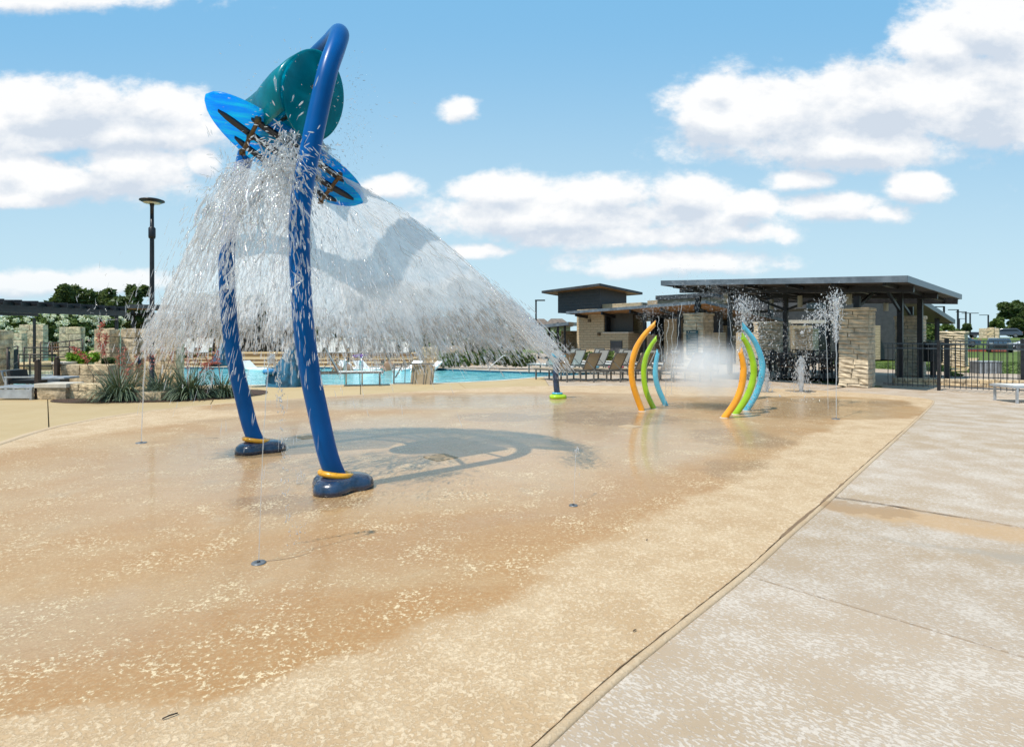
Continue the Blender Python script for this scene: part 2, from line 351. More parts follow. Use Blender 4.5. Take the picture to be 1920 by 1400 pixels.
    rough = t.m('MULTIPLY_ADD', deep, -.20, rough)
    rough = t.m('ADD', rough, t.m('MULTIPLY', t.m('SUBTRACT', n4, .5), .12))
    h = t.m('ADD', t.m('MULTIPLY', dry_i, t.m('MULTIPLY_ADD', wetm, -.75, 1.)), t.m('MULTIPLY', wet_i, .6))
    rip = t.m('MULTIPLY', t.noise(g, 16, 3, .5, .5), t.m('MULTIPLY', deep, .22))
    bn = t.n('ShaderNodeBump', {'Strength': .55, 'Distance': .0035, 'Height': t.m('ADD', h, rip)})
    b = t.n('ShaderNodeBsdfPrincipled', {'Base Color': c, 'Roughness': rough, 'Normal': bn.outputs[0], 'Specular IOR Level': .3, 'Coat Weight': t.m('MULTIPLY', deep, .30), 'Coat Roughness': .06, 'Coat IOR': 1.33})
    cb = t.n('ShaderNodeBump', {'Strength': .35, 'Distance': .0025, 'Height': t.noise(g, 9, 4, .6, .4)}); t.nt.links.new(cb.outputs[0], b.inputs['Coat Normal'])
    fin(t, b.outputs[0]); return m
M['pad'] = pad_mat()
# far stone walls: courses too small to pick apart
def coursed(name, cols, bw, rh, sc_=1.):
    m, t = newmat(name); co = t.n('ShaderNodeTexCoord').outputs['Object']; sp = t.n('ShaderNodeSeparateXYZ', {0: co})
    p = t.n('ShaderNodeCombineXYZ', {0: t.m('ADD', sp.outputs[0], sp.outputs[1]), 1: sp.outputs[2], 2: 0.}).outputs[0]
    br = t.n('ShaderNodeTexBrick', {'Vector': p, 'Color1': (*cols[0], 1), 'Color2': (*cols[1], 1), 'Mortar': (*cols[2], 1), 'Scale': 1., 'Mortar Size': .012, 'Brick Width': bw, 'Row Height': rh, 'Bias': 0.})
    n = t.noise(co, 9, 5, .65); c = t.mix(t.ss(n, .3, .7, 0, .5), br.outputs[0], cols[3])
    bn = t.n('ShaderNodeBump', {'Strength': 1, 'Distance': .03, 'Height': t.m('ADD', t.m('MULTIPLY', br.outputs[1], -1.), n)})
    b = t.n('ShaderNodeBsdfPrincipled', {'Base Color': c, 'Roughness': .9, 'Normal': bn.outputs[0], 'Specular IOR Level': .2}); fin(t, b.outputs[0]); return m
M['stone_far'] = coursed('stone_far', [(.52, .42, .28), (.46, .36, .235), (.30, .24, .16), (.42, .34, .22)], .55, .16)
def blue_paint():
    m, t = newmat('blue_pole_paint'); g = t.n('ShaderNodeNewGeometry').outputs['Position']
    c = t.mix(t.ss(t.noise(g, 2, 3), .3, .7), (.0, .07, .25), (.0, .10, .35))
    sc1 = t.ss(t.noise(t.n('ShaderNodeMapping', {'Vector': g, 'Scale': (1, 1, .45)}).outputs[0], 26, 7, .75), .66, .76, 0, .4)
    c = t.mix(sc1, c, (.10, .20, .33))
    c = t.mix(t.ss(t.noise(t.n('ShaderNodeMapping', {'Vector': g, 'Scale': (1, 1, .12)}).outputs[0], 14, 4, .6), .5, .8, 0, .35), c, (.015, .09, .26))
    b = t.n('ShaderNodeBsdfPrincipled', {'Base Color': c, 'Roughness': .3, 'Coat Weight': .06, 'Coat Roughness': .05, 'Specular IOR Level': .12}); fin(t, b.outputs[0]); return m
M['blue_paint'] = blue_paint()
def translucent_plastic(name, a, b, tr, alpha=1., streak=True):
    m, t = newmat(name); g = t.n('ShaderNodeTexCoord').outputs['Object']
    p = t.n('ShaderNodeMapping', {'Vector': g, 'Scale': (1, 9, 1)}).outputs[0] if streak else g
    c = t.mix(t.ss(t.noise(p, 3, 6, .6, .4), .35, .68), a, b)
    d = t.n('ShaderNodeBsdfPrincipled', {'Base Color': c, 'Roughness': .25, 'Coat Weight': .4})
    tl = t.n('ShaderNodeBsdfTranslucent', {'Color': c}); s_ = t.shmix(tr, d.outputs[0], tl.outputs[0])
    if alpha < 1: s_ = t.shmix(alpha, t.n('ShaderNodeBsdfTransparent').outputs[0], s_)
    fin(t, s_); return m
M['board'] = translucent_plastic('surfboard_blue', (.0, .46, 1.), (.03, .78, .92), .78)
M['bucket'] = translucent_plastic('bucket_teal', (.0, .36, .44), (.005, .56, .66), .66, streak=False)
M['bucket_pale'] = translucent_plastic('bucket_pale', (.10, .38, .36), (.22, .46, .42), .6, .85, False)
M['cover'] = pm('blue_cover_cloth', (.02, .115, .20), .8, 0, .35, 5, .01, 14)
# water things
def water_solid(name, op, col=(.86, .88, .9)):
    m, t = newmat(name)
    d = t.n('ShaderNodeBsdfDiffuse', {'Color': (*col, 1)}); tl = t.n('ShaderNodeBsdfTranslucent', {'Color': (*col, 1)}); gl = t.n('ShaderNodeBsdfGlossy', {'Color': (1, 1, 1, 1), 'Roughness': .08})
    s_ = t.shmix(.62, d.outputs[0], tl.outputs[0]); fr = t.n('ShaderNodeFresnel', {'IOR': 1.33}).outputs[0]
    s_ = t.shmix(t.m('MULTIPLY_ADD', fr, .8, .12), s_, gl.outputs[0])
    s_ = t.shmix(op, t.n('ShaderNodeBsdfTransparent').outputs[0], s_)
    fin(t, s_); return m
M['stringer'] = pm('stringer_navy', (.008, .022, .05), .5)
M['drop'] = water_solid('water_drop', .75, (.93, .93, .93))
M['drop_soft'] = water_solid('water_drop_soft', .34, (.93, .93, .93))
M['stream'] = water_solid('water_stream', .42)
def pool_mat():
    m, t = newmat('pool_water'); g = t.n('ShaderNodeNewGeometry').outputs['Position']
    p = t.n('ShaderNodeMapping', {'Vector': g, 'Scale': (1, 1.0, 1)}).outputs[0]
    n = t.noise(p, 1.7, 4, .6, .8); n2 = t.noise(p, 5, 3, .5, .5)
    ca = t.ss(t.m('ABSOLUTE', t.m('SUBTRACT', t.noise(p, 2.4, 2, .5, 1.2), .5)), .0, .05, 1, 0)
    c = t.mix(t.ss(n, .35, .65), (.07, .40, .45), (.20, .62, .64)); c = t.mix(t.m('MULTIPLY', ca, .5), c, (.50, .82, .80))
    bn = t.n('ShaderNodeBump', {'Strength': 1., 'Distance': .07, 'Height': t.m('ADD', n, t.m('MULTIPLY', n2, .3))})
    b = t.n('ShaderNodeBsdfPrincipled', {'Base Color': c, 'Roughness': .06, 'IOR': 1.33, 'Normal': bn.outputs[0], 'Specular IOR Level': .5}); fin(t, b.outputs[0]); return m
M['pool'] = pool_mat()
# ================================================================ ground, pad, deck, pool
MB().add([(-900, -300, -.14), (900, -300, -.14), (900, 1500, -.14), (-900, 1500, -.14)], [(0, 1, 2, 3)]).build('ground', M['grass'])['kind'] = 'structure'
PADP = [(-.55, 1.25), (.075, 2.01), (.42, 2.42), (.835, 2.87), (1.45, 3.53), (2.05, 4.22), (2.69, 4.94), (3.6, 5.99), (5.55, 8.22), (7.4, 10.35), (9.15, 12.4), (9.62, 13.1), (9.6, 13.7), (9.1, 14.5), (8.0, 15.6), (6.5, 16.2), (4.5, 16.6), (2.6, 16.8), (.8, 16.7), (-1.0, 15.9),
        (-3.4, 14.4), (-5.1, 13.2), (-6.4, 12.1), (-7.15, 10.8), (-7.3, 9.2), (-6.85, 7.6), (-6.1, 5.6), (-5.0, 3.5), (-3.5, 1.6), (-2.2, .9), (-1.3, .8)]
padc = smooth_curve([(x, y, 0) for x, y in PADP], 4, True)
def offset(poly, d):
    n = len(poly); out = []
    for i in range(n):
        t_ = (poly[(i+1) % n]-poly[i-1]).normalized(); out.append(poly[i]+Vector((t_.y, -t_.x, 0))*d)
    return out
n = len(padc)
mb = MB(); inner = offset(padc, -.004); mb.add([(p.x, p.y, .006) for p in inner]+[(p.x, p.y, -.05) for p in inner], [tuple(range(n))]+[(i, n+i, n+(i+1) % n, (i+1) % n) for i in range(n)])
tag(mb.build('splash_pad', M['pad']), 'tan textured concrete splash pad, wet in the middle and pale at its rim', 'splash pad', kind='structure')
# rolled kerb round the pad, gaps either side
prof = [(.003, -.05), (.003, .002), (.014, .011), (.06, .013), (.125, .010), (.142, .002), (.142, -.05)]
KW = [(.30 if p.x > .3 or (p.x > -1.5 and p.y < 6) else 1.) for p in padc]; KW = [sum(KW[(i+j) % n] for j in range(-6, 7))/13 for i in range(n)]
V = []; 
for d, z in prof: V += [(p.x+(q.x-p.x)*k_, p.y+(q.y-p.y)*k_, z) for p, q, k_ in zip(padc, offset(padc, d), KW)]
F = [(k*n+i, k*n+(i+1) % n, (k+1)*n+(i+1) % n, (k+1)*n+i) for k in range(len(prof)-1) for i in range(n)]
tag(MB().add(V, F, True).build('kerb', M['kerb']), 'narrow rolled concrete kerb around the splash pad', kind='structure')
# drainage joint: dark wet crack between pad and kerb on the right
random.seed(11)
def slab(parent, poly, mat, z=0., th=.12, gap=.007):
    P = [Vector((x, y, 0)) for x, y in poly]; c = sum(P, Vector())/len(P)
    P2 = []
    for i, p in enumerate(P):
        a = P[i-1]; b = P[(i+1) % len(P)]; e1 = (p-a).normalized(); e2 = (b-p).normalized()
        n1 = Vector((-e1.y, e1.x, 0)); n2 = Vector((-e2.y, e2.x, 0)); bs = (n1+n2); bs = bs/max(.3, bs.length_squared)*2*.5
        q = p+bs*gap*2 if (c-p).dot(bs) > 0 else p-bs*gap*2
        P2.append(q)
    P3 = [q+(c-q).normalized()*.006 for q in P2]
    m_ = len(P); V = [(q.x, q.y, z) for q in P3]+[(q.x, q.y, z-.005) for q in P2]+[(q.x, q.y, z-th) for q in P2]
    F = [tuple(range(m_))]+[(k*m_+i, (k+1)*m_+i, (k+1)*m_+(i+1) % m_, k*m_+(i+1) % m_) for k in range(2) for i in range(m_)]
    return MB().add(V, F).build('slab', mat, parent)
deck = thing('pool_deck', None, None); deck['kind'] = 'structure'
# joints fan out from the kerb: right hand side (greyer), then left and far side (tan)
K = [((-.9, 1.0), (1.2, -1.2)), ((1.22, 3.67), (6.93, -1.97)), ((2.78, 5.37), (8.8, -.3)), ((4.2, 6.82), (11.5, 1.0)), ((6.25, 9.42), (15.3, 8.2)), ((8.7, 12.2), (17.4, 11.2)), ((9.3, 14.2), (18.2, 14.2))]
for (a, b), (c_, d) in zip(K, K[1:]): slab(deck, [a, b, d, c_], M['deck_grey'])
slab(deck, [(9.2, 14.2), (18.2, 14.2), (14.5, 20.4), (11.6, 20.3), (10.3, 17.0), (8.2, 15.3)], M['deck_grey'])
L = [((-.9, 1.0), (-2, -4)), ((-3.6, 2.2), (-14, -4)), ((-6.3, 5.6), (-24, 1.5)), ((-7.0, 8.6), (-13.9, 17.0)), ((-6.2, 11.6), (-8.7, 17.05)), ((-3.7, 13.9), (-4.6, 17.25)), ((-1.2, 15.5), (-1.7, 18.1)), ((1.1, 16.4), (1.15, 20.75)), ((4.0, 16.4), (4.3, 22.9)), ((6.6, 15.9), (8.6, 20.3)), ((8.2, 15.3), (10.2, 17.1))]
MIDS = {4: [(-6.0, 17.15)], 5: [(-3.0, 17.65)], 6: [(-.4, 19.0)], 7: [(2.7, 21.6)]}
for i, ((a, b), (c_, d)) in enumerate(zip(L, L[1:])):
    slab(deck, [a, c_, d]+[q for q in MIDS.get(i, [])]+[b] if i != 2 else [a, c_, d, (-30, 17.0), (-30, 1.5), b], M['deck_tan'] if i < 7 else M['deck_grey'])
mb = MB().add([(x, y, -.012) for x, y in [(4.3, 22.9), (8.6, 20.3), (11.6, 20.3), (14.5, 20.4), (18.2, 14.2), (40, 6), (40, 14), (27, 18.5), (18.5, 23.5), (16.5, 27), (22, 52), (-7, 52), (-7, 28), (-3.7, 26.85), (-1, 25.05), (.9, 24.05), (2.7, 23.4)]], [tuple(range(17))])
tag(mb.build('paving', M['deck_grey']), 'pale concrete paving under the pavilion and beside the pool', kind='structure')
# pool: water, coping both sides
near = [(-31, 17.05), (-13.9, 17.1), (-8.7, 17.15), (-6, 17.25), (-4.6, 17.35), (-3.0, 17.75), (-1.7, 18.2), (-.4, 19.1), (1.15, 20.85), (2.7, 21.7), (3.6, 22.3), (4.0, 22.75)]
far = [(-31, 27.3), (-16, 27.5), (-6.7, 27.7), (-3.7, 26.7), (-1, 24.9), (.9, 23.9), (2.7, 23.25), (4.0, 22.85)]
poly = near+far[::-1]
tag(MB().add([(x, y, -.085) for x, y in poly], [tuple(range(len(poly)))]).build('pool_water', M['pool']), 'rippled turquoise swimming pool water', kind='structure')
def ribbon(pts, w0, w1, z0, z1, mat, name):
    P = [Vector((x, y, 0)) for x, y in pts]; V = []; 
    for i, p in enumerate(P):
        t_ = (P[min(i+1, len(P)-1)]-P[max(i-1, 0)]).normalized(); nn = Vector((t_.y, -t_.x, 0))
        for wv, z in ((w0, z0), (w0, z1), (w1, z1), (w1, z0)): q = p+nn*wv; V.append((q.x, q.y, z))
    F = [(i*4+k, (i+1)*4+k, (i+1)*4+k+1, i*4+k+1) for i in range(len(P)-1) for k in range(3)]
    return MB().add(V, F).build(name, mat)
tag(ribbon([(x, y, ) for x, y in near], -.06, .16, -.14, .008, M['cap'], 'pool_coping'), 'pale coping along the near pool edge', kind='structure')
tag(ribbon([(x, y, ) for x, y in far], -.25, .06, -.14, .01, M['cap'], 'pool_coping'), 'pale coping along the far pool edge', kind='structure')
tile = pm('pool_tile', (.02, .09, .14), .2)
tag(ribbon([(x, y) for x, y in far], .062, .075, -.10, -.01, tile, 'tile_band'), 'dark blue tile band under the far coping', kind='structure')
# terraces beyond the pool
def terrace(x0, x1, y0, y1, z, name='terrace'):
    o = MB().box(((x0+x1)/2, (y0+y1)/2, z/2-.07), (x1-x0, y1-y0, z+.14)).build(name, M['deck_tan']); tag(o, 'tan concrete terrace step beyond the pool', kind='structure'); return o
terrace(-60, -7.0, 27.9, 29, .02); terrace(-60, -5.5, 29, 31, .13); terrace(-60, -5.5, 31, 34.4, .25); terrace(-60, -5.5, 34.4, 42, .46)
terrace(-5.49, -1.5, 29.5, 42, .06)
for z, y in ((.13, 29), (.25, 31), (.46, 34.4)):
    tag(MB().box((-32, y-.012, z-.06), (53, .02, .10)).build('step_riser', pm('riser', (.22, .14, .07), .8)), 'brown riser of a terrace step', kind='structure')
# grassy bank on the right and the far lots
V = []; nx, ny = 40, 30; 
for j in range(ny+1):
    for i in range(nx+1):
        x = 14+i*6; y = 27+j*5; s_ = max(0, min(1, (y-70)/34)); z = -.1+1.4*s_*s_*(3-2*s_)+.05*noise.noise((x*.2, y*.2, 0))+(.01 if y < 40 else .0)
        V.append((x, y, z))
tag(MB().add(V, [(j*(nx+1)+i, j*(nx+1)+i+1, (j+1)*(nx+1)+i+1, (j+1)*(nx+1)+i) for j in range(ny) for i in range(nx)], True).build('grass_bank', M['grass']), 'mown green slope rising to the car park', kind='structure')
tag(MB().box((62, 64.5, -.03), (80, 7, .1)).build('road', pm('asphalt', (.22, .21, .20), .9)), 'pale lane below the grass slope', kind='structure')
tag(MB().box((47, 60.6, .0), (12, .25, .3)).build('kerb', pm('red_kerb', (.45, .10, .07), .7)), 'red painted kerb of the lane', kind='structure')
tag(MB().box((78, 60.6, .0), (50, .25, .3)).build('kerb', M['cap']), 'pale kerb of the lane', kind='structure')
tag(MB().prism([(*G(1783, 695, -.03).xy,), (*G(1812, 695, -.03).xy,), (*G(1836, 671, -.03).xy,), (*G(1784, 671, -.03).xy,)], -.13, -.03).build('path', M['deck_tan']), 'pale concrete ramp beside the grass', kind='structure')
# floor fittings ------------------------------------------------
def nozzle(p, r, label, col='grey_metal'):
    t_ = thing('floor_nozzle', label, 'water nozzle', (p.x, p.y, .006)); 
    MB().lathe([(r, -.01), (r, .004), (r*.9, .008), (r*.3, .009), (r*.28, .003)], 20).build('flange', M[col], t_)
    MB().lathe([(r*.25, .0), (r*.22, .014), (r*.08, .016)], 10).build('outlet', M['dark_metal'], t_)
    return t_
nozzle(G(485, 1057), .045, 'round steel floor nozzle at the foot of the tall thin jet')
nozzle(G(1075, 949), .038, 'small round floor nozzle right of the pad centre with a low jet')
nozzle(G(265, 831), .07, 'distant round floor nozzle near the left kerb of the pad')
nozzle(G(1567, 786), .07, 'round floor nozzle under the tall jet by the near stone pillar')
def plate(px, py, s_, label):
    p = G(px, py); t_ = MB().box((0, 0, 0), (s_, s_, .008)).build('access_plate', M['kerb'], None, (p.x, p.y, .008), .72, .003); tag(t_, label, 'cover plate')
plate(826, 858, .30, 'square pale cover plate right of the near blue pole'); plate(577, 820, .26, 'square pale cover plate between the two blue poles'); plate(1181, 800, .27, 'square pale cover plate in front of the left orange arc')
# ---- wandering cracks in the pad
def crack(pts, w_, label):
    P = smooth_curve([(*G(*q).xy, .0) for q in pts], 8); mb = MB(); V = []
    for i, p in enumerate(P):
        t_ = (P[min(i+1, len(P)-1)]-P[max(i-1, 0)]).normalized(); nn = Vector((-t_.y, t_.x, 0)); k = w_*(.4+.8*abs(noise.noise(p*9)))*(1-.7*i/len(P)); j = noise.noise(p*14)*.012
        V += [(*(p+nn*(j+k)).xy, .0075), (*(p+nn*(j-k)).xy, .0075)]
    mb.add(V, [(2*i, 2*i+1, 2*i+3, 2*i+2) for i in range(len(P)-1)]); return tag(mb.build('crack', pm('crack', (.16, .10, .06), .9)), label, 'crack', kind='structure')
crack([(498, 1054), (530, 1050), (560, 1044), (582, 1036), (588, 1028)], .004, 'thin crack running from the floor nozzle')
crack([(1082, 948), (1092, 947), (1099, 944), (1098, 940)], .004, 'short curved crack by the floor nozzle')
crack([(1562, 932), (1650, 945), (1750, 962), (1850, 978), (1925, 991)], .016, 'mossy dark joint between two deck slabs')
idx = [i for i in range(n) if padc[i].x > -.4 and padc[i].y < 9 and padc[i].y > 1.2]; V = []; c1 = offset(padc, -.004)
fine = smooth_curve([c1[i] for i in idx], 6)
for i, p in enumerate(fine):
    t_ = (fine[min(i+1, len(fine)-1)]-fine[max(0, i-1)]).normalized(); nn = Vector((t_.y, -t_.x, 0)); k = .002+.005*abs(noise.noise(p*5))+(.014 if 4.1 < p.y < 5.6 else 0)*abs(.4+noise.noise(p*3)); j = noise.noise(p*11)*.005
    V += [(*(p+nn*(j+k)).xy, .0135), (*(p+nn*(j-k)).xy, .0082)]
tag(MB().add(V, [(2*i, 2*i+1, 2*i+3, 2*i+2) for i in range(len(fine)-1)]).build('crack', pm('kerb_crack', (.20, .125, .065), .8)), 'dark wet crack between the pad and its right kerb', kind='structure')
# sealant crack bits on the deck
def debris():
    for (px, py, s_) in ((318, 1348, .02), (1190, 1186, .008), (1213, 1015, .006)):
        p = G(px, py); tag(MB().tube([(p.x-s_, p.y-s_*.7, .012), (p.x, p.y, .016), (p.x+s_, p.y+s_*.9, .013)], .003, 5).build('twig', M['bark']), {318: 'dark twig lying on the pad near the front left', 1190: 'tiny dark crumb on the pad by the right kerb', 1213: 'tiny dark speck on the pad near the pad middle'}[px], 'twig')
debris()
# ================================================================ big blue water feature
NV = Vector((.754, .657, 0)); RV = Vector((.657, -.754, 0)); C0 = Vector((-2.45, 6.3, 0))
def A(r, q, z): return C0+RV*r+NV*q+Vector((0, 0, z))
feat = thing('splash_arch', 'tall curved blue twin-pole arch holding a teal tipping bucket over a blue surfboard', 'water feature', C0)
def loc(o): o.location = -C0; return o
half = [(1.187, .03, .06), (1.187, -.07, .3), (1.187, -.157, .66), (1.187, -.27, 1.215), (1.187, -.331, 1.8), (1.187, -.352, 2.43), (1.187, -.317, 2.82), (1.187, -.23, 3.28), (1.185, -.165, 3.59), (1.17, -.075, 3.97), (1.09, .04, 4.26), (.93, .15, 4.48), (.66, .24, 4.61), (.33, .295, 4.67), (0, .31, 4.69)]
path = half+[(-r, q, z) for r, q, z in half[-2::-1]]
loc(MB().tube(smooth_curve([A(*p) for p in path], 6), .092, 28).build('arch_pole', M['blue_paint'], feat))
for s_, rz in ((1, .35), (-1, 2.2)):
    c = A(s_*1.187, .035, 0)
    base = MB().lathe([(.285, .0), (.285, .045), (.272, .085), (.235, .118), (.17, .135), (.02, .14)], 48, (0, 0, 0), None, 1, 1, lambda a: .97+.17*math.cos(3*a)-.03*math.cos(6*a)).build('base_cover', M['navy'], feat, (c-C0)+Vector((0, 0, .006)), rz)
    R = Matrix.Rotation(-.20, 3, RV)
    MB().lathe([(.112, -.012), (.158, -.022), (.17, 0), (.160, .024), (.125, .03), (.112, .02)], 36, (0, 0, 0), R).build('collar', M['yellow'], feat, (A(s_*1.187, -.005, .15)-C0))
# surfboard: long axis along q, rolled towards the viewer
def boardpt(a, b, h=0.):      # a along (-1..1), b across (-1..1), h = local height
    q = a*.86; r = b*.37*(1-abs(a)**2.6)**.55 if abs(a) < 1 else 0
    z = 3.43-.455*q+.36*r+.05*(a*a)
    return A(r, q, z+h)
def board_shell(z0, z1, inset):
    na, nb = 40, 12; V = []
    for lay in (0, 1):
        for i in range(na+1):
            a = -1+2*i/na; a *= inset
            for j in range(nb+1): b = -1+2*j/nb; V.append(boardpt(a, b*inset, (z0 if lay == 0 else z1)+(0.012*(b*b) if lay == 0 else -.012*b*b)))
    S = (na+1)*(nb+1); F = []
    for i in range(na):
        for j in range(nb):
            k = i*(nb+1)+j; F += [(k, k+nb+1, k+nb+2, k+1), (S+k, S+k+1, S+k+nb+2, S+k+nb+1)]
    for i in range(na):
        for j in (0, nb):
            k = i*(nb+1)+j; k2 = k+nb+1; F.append((k, k2, S+k2, S+k) if j else (k, S+k, S+k2, k2))
    for i in (0, na):
        for j in range(nb): k = i*(nb+1)+j; F.append((k, k+1, S+k+1, S+k) if not i else (k, S+k, S+k+1, k+1))
    return MB().add(V, F, True)
sb = loc(board_shell(-.025, .025, .995).build('surfboard', M['board'], feat))
for b_, a0, a1 in ((-.62, -.62, .70), (0, -.86, .86), (.62, -.55, .62)):
    P = [boardpt(a0+(a1-a0)*k/20, b_ if abs(b_) < .1 else b_*.95, -.036) for k in range(21)]
    mb = MB(); V = []; 
    for k, p in enumerate(P):
        e = min(1, (min(k, 20-k)/1.6+.02))**.5; wd = .036*e
        for s2, h in ((-1, -.012), (-1, .012), (1, .012), (1, -.012)): V.append(p+RV*wd*s2+Vector((0, 0, h+.36*wd*s2)))
    F = [(k*4+i, k*4+(i+1) % 4, (k+1)*4+(i+1) % 4, (k+1)*4+i) for k in range(20) for i in range(4)]+[(3, 2, 1, 0), (80, 81, 82, 83)]
    o = MB().add(V, F).build('stringer', M['stringer'], sb)
for a_ in (-.50, .52):
    P = [boardpt(a_, b_, -.075) for b_ in (-.80, -.4, 0, .4, .80)]
    MB().tube(P, .022, 12).build('cross_pipe', M['bronze'], sb)
    for b_ in (-.8, 0, .8): MB().lathe([(.034, -.03), (.034, .03)], 10, boardpt(a_, b_, -.07)).build('clamp', M['bronze'], sb)
P = [boardpt(-.53, -.8, -.08)+Vector((0, 0, -.11*math.sin(math.pi*k/12)))+NV*(.16*k/12) for k in range(13)]
MB().tube(P, .006, 6).build('cable', M['rubber'], sb)
# spine pipe that carries the board between the poles
loc(MB().tube([A(-1.187, -.25, 3.15), A(-.6, -.10, 3.3), A(0, 0, 3.34), A(.6, -.10, 3.34), A(1.187, -.25, 3.2)], .03, 12).build('support_pipe', M['bronze'], feat))
# bucket: pivoting drum with a flared wavy lip pouring towards the board
BC = (-.02, 3.88)  # q, z of drum axis
def bk(r, ang, rad): return A(r, BC[0]-.02+rad*.66*math.cos(ang)+.10*rad*math.sin(ang), BC[1]+rad*math.sin(ang))
V = []; na = 56; rs = [.74, .70, .45, .2, -.05, -.3, -.5]
for i, r in enumerate(rs):
    for k in range(na+1):
        u = k/na; ang = math.radians(-80+u*290)      # opening faces down
        lip = math.exp(-((math.degrees(ang)-172)/30)**2)
        rad = .45*(1-.10*(i/6)**2) + .15*lip*(1+.3*math.sin(i*1.1+.5))*(.25+.75*min(1, i/3))
        V.append(bk(r, ang, rad))
F = [(i*(na+1)+k, i*(na+1)+k+1, (i+1)*(na+1)+k+1, (i+1)*(na+1)+k) for i in range(len(rs)-1) for k in range(na)]
bko = loc(MB().add(V, F, True).build('bucket', M['bucket'], feat)); sm = bko.modifiers.new('wall', 'SOLIDIFY'); sm.thickness = .02
for r, nm, rad, mt in ((.745, 'bucket_end', .455, 'bucket'), (-.5, 'bucket_end', .41, 'bucket')):
    o = MB(); pts = []
    Vd = []; nk = 44
    for s_, rr in ((.012, .97), (.012, 1), (-.012, 1), (-.012, .97)):
        for k in range(nk): a = 2*math.pi*k/nk; e = 1-.28*max(0, math.cos(a-math.radians(-60)))**2*0; Vd.append(bk(r+s_, a, rad*rr*e))
    Fd = [(k2*nk+k, k2*nk+(k+1) % nk, (k2+1)*nk+(k+1) % nk, (k2+1)*nk+k) for k2 in range(3) for k in range(nk)]+[tuple(range(nk-1, -1, -1)), tuple(3*nk+k for k in range(nk))]
    e_ = MB().add(Vd, Fd).build(nm, M[mt], bko)
MB().add([bk(.3, math.radians(190), .30), bk(-.1, math.radians(215), .42), bk(-.1, math.radians(218), .44), bk(.3, math.radians(193), .32), bk(.3, math.radians(190), .10), bk(-.1, math.radians(215), .2)], [(0, 1, 5, 4), (0, 3, 2, 1)]).build('inner_fin', M['bucket'], bko)
loc(MB().tube([A(-1.18, -.05, 3.98), A(0, BC[0], BC[1]+.02), A(1.18, -.05, 3.98)], .026, 12).build('pivot_axle', M['bronze'], feat))
# ================================================================ coloured arcs
def arc(px, Y, pts, r, mat, label, flip=1):
    P = smooth_curve([D(x, y, Y) for x, y in pts], 6); m_ = len(P); o = P[0].copy(); o.z = 0
    rr = [r*(.72+.28*min(1, (m_-1-i)/(m_*.45)))*(1 if i > 2 else 1.0) for i in range(m_)]
    P[0].z = min(P[0].z, -.02)
    t_ = thing('spray_arc', label, 'spray hoop', o, 0, 'coloured spray arcs on the splash pad')
    # tube whose tip is cut off slanting
    n_ = 20; mb = MB().tube([p-o for p in P], rr, n_, False); T = (P[-1]-P[-2]).normalized(); sidev = Vector((flip, 0, 0))
    b = (m_-1)*n_
    for k in range(n_):
        v = Vector(mb.V[b+k]); d = (v-(P[-1]-o)); mb.V[b+k] = tuple(v - T*(d.dot(sidev)*2.0+r*.3)); 
    mb.F.append(tuple(b+k for k in range(n_))); mb.S.append(False)
    mb.build('pipe', M[mat], t_)
    MB().lathe([(r*1.25, -.004), (r*1.25, .008), (r*1.1, .012), (r*.8, .012)], 20).build('flange', M['cap'], t_, (0, 0, .004))
    nm = MB().lathe([(.011, -.010), (.011, .010)], 8).mesh('spray_nozzle'); nm.materials.append(M['dark_metal'])
    for i in range(4, m_-3, 5): inst('spray_nozzle', nm, t_, Matrix.Translation(P[i]-o+sidev*rr[i]*.94))
    return t_
arc(0, 11.1, [(1204, 771), (1188, 725), (1184, 690), (1192, 655), (1208, 628), (1229, 606)], .060, 'orange', 'orange curved spray arc, tallest and nearest of the left-hand set')
arc(0, 11.5, [(1227, 768), (1212, 735), (1207, 700), (1211, 670), (1221, 648), (1231, 634)], .055, 'green', 'green curved spray arc, middle of the left-hand set')
arc(0, 12.0, [(1249, 761), (1235, 730), (1229, 705), (1230, 680), (1234, 660)], .056, 'cyan', 'light blue curved spray arc, shortest of the left-hand set')
arc(0, 10.2, [(1357, 784), (1378, 755), (1390, 725), (1394, 695), (1392, 675), (1388, 659)], .060, 'orange', 'orange curved spray arc, shortest and nearest of the right-hand set', -1)
arc(0, 10.65, [(1378, 777), (1400, 745), (1412, 710), (1412, 680), (1403, 650), (1391, 630)], .062, 'green', 'green curved spray arc, middle of the right-hand set', -1)
arc(0, 11.2, [(1398, 770), (1417, 740), (1428, 705), (1428, 675), (1415, 640), (1392, 610)], .060, 'cyan', 'light blue curved spray arc, tallest of the right-hand set', -1)
# water cannon
p = G(1045, 747); wc = thing('water_cannon', 'short navy water cannon post with a lime green foot and teal ring', 'water cannon', (p.x, p.y, .006))
MB().lathe([(.2, 0), (.205, .05), (.18, .085), (.1, .1), (.02, .1)], 32, f=lambda a: 1+.08*math.cos(3*a)).build('foot', M['lime'], wc)
MB().lathe([(.08, -.02), (.125, -.02), (.13, 0), (.12, .02), (.08, .02)], 24, (0, 0, .12)).build('collar', M['cyan'], wc)
MB().tube(smooth_curve([(0, 0, .1), (-.03, 0, .35), (-.04, 0, .6), (0, 0, .85), (.05, 0, .93)], 5), .072, 16).build('post', M['navy'], wc)
MB().tube([(-.16, -.05, .96), (-.02, 0, .97), (.14, .03, .99), (.2, .03, 1.0)], .022, 8).build('handlebar', M['cyan'], wc)
MB().tube([(-.02, 0, .9), (-.1, -.05, 1.0), (-.16, -.08, 1.04)], [.05, .045, .03], 12).build('nozzle', M['cyan'], wc)
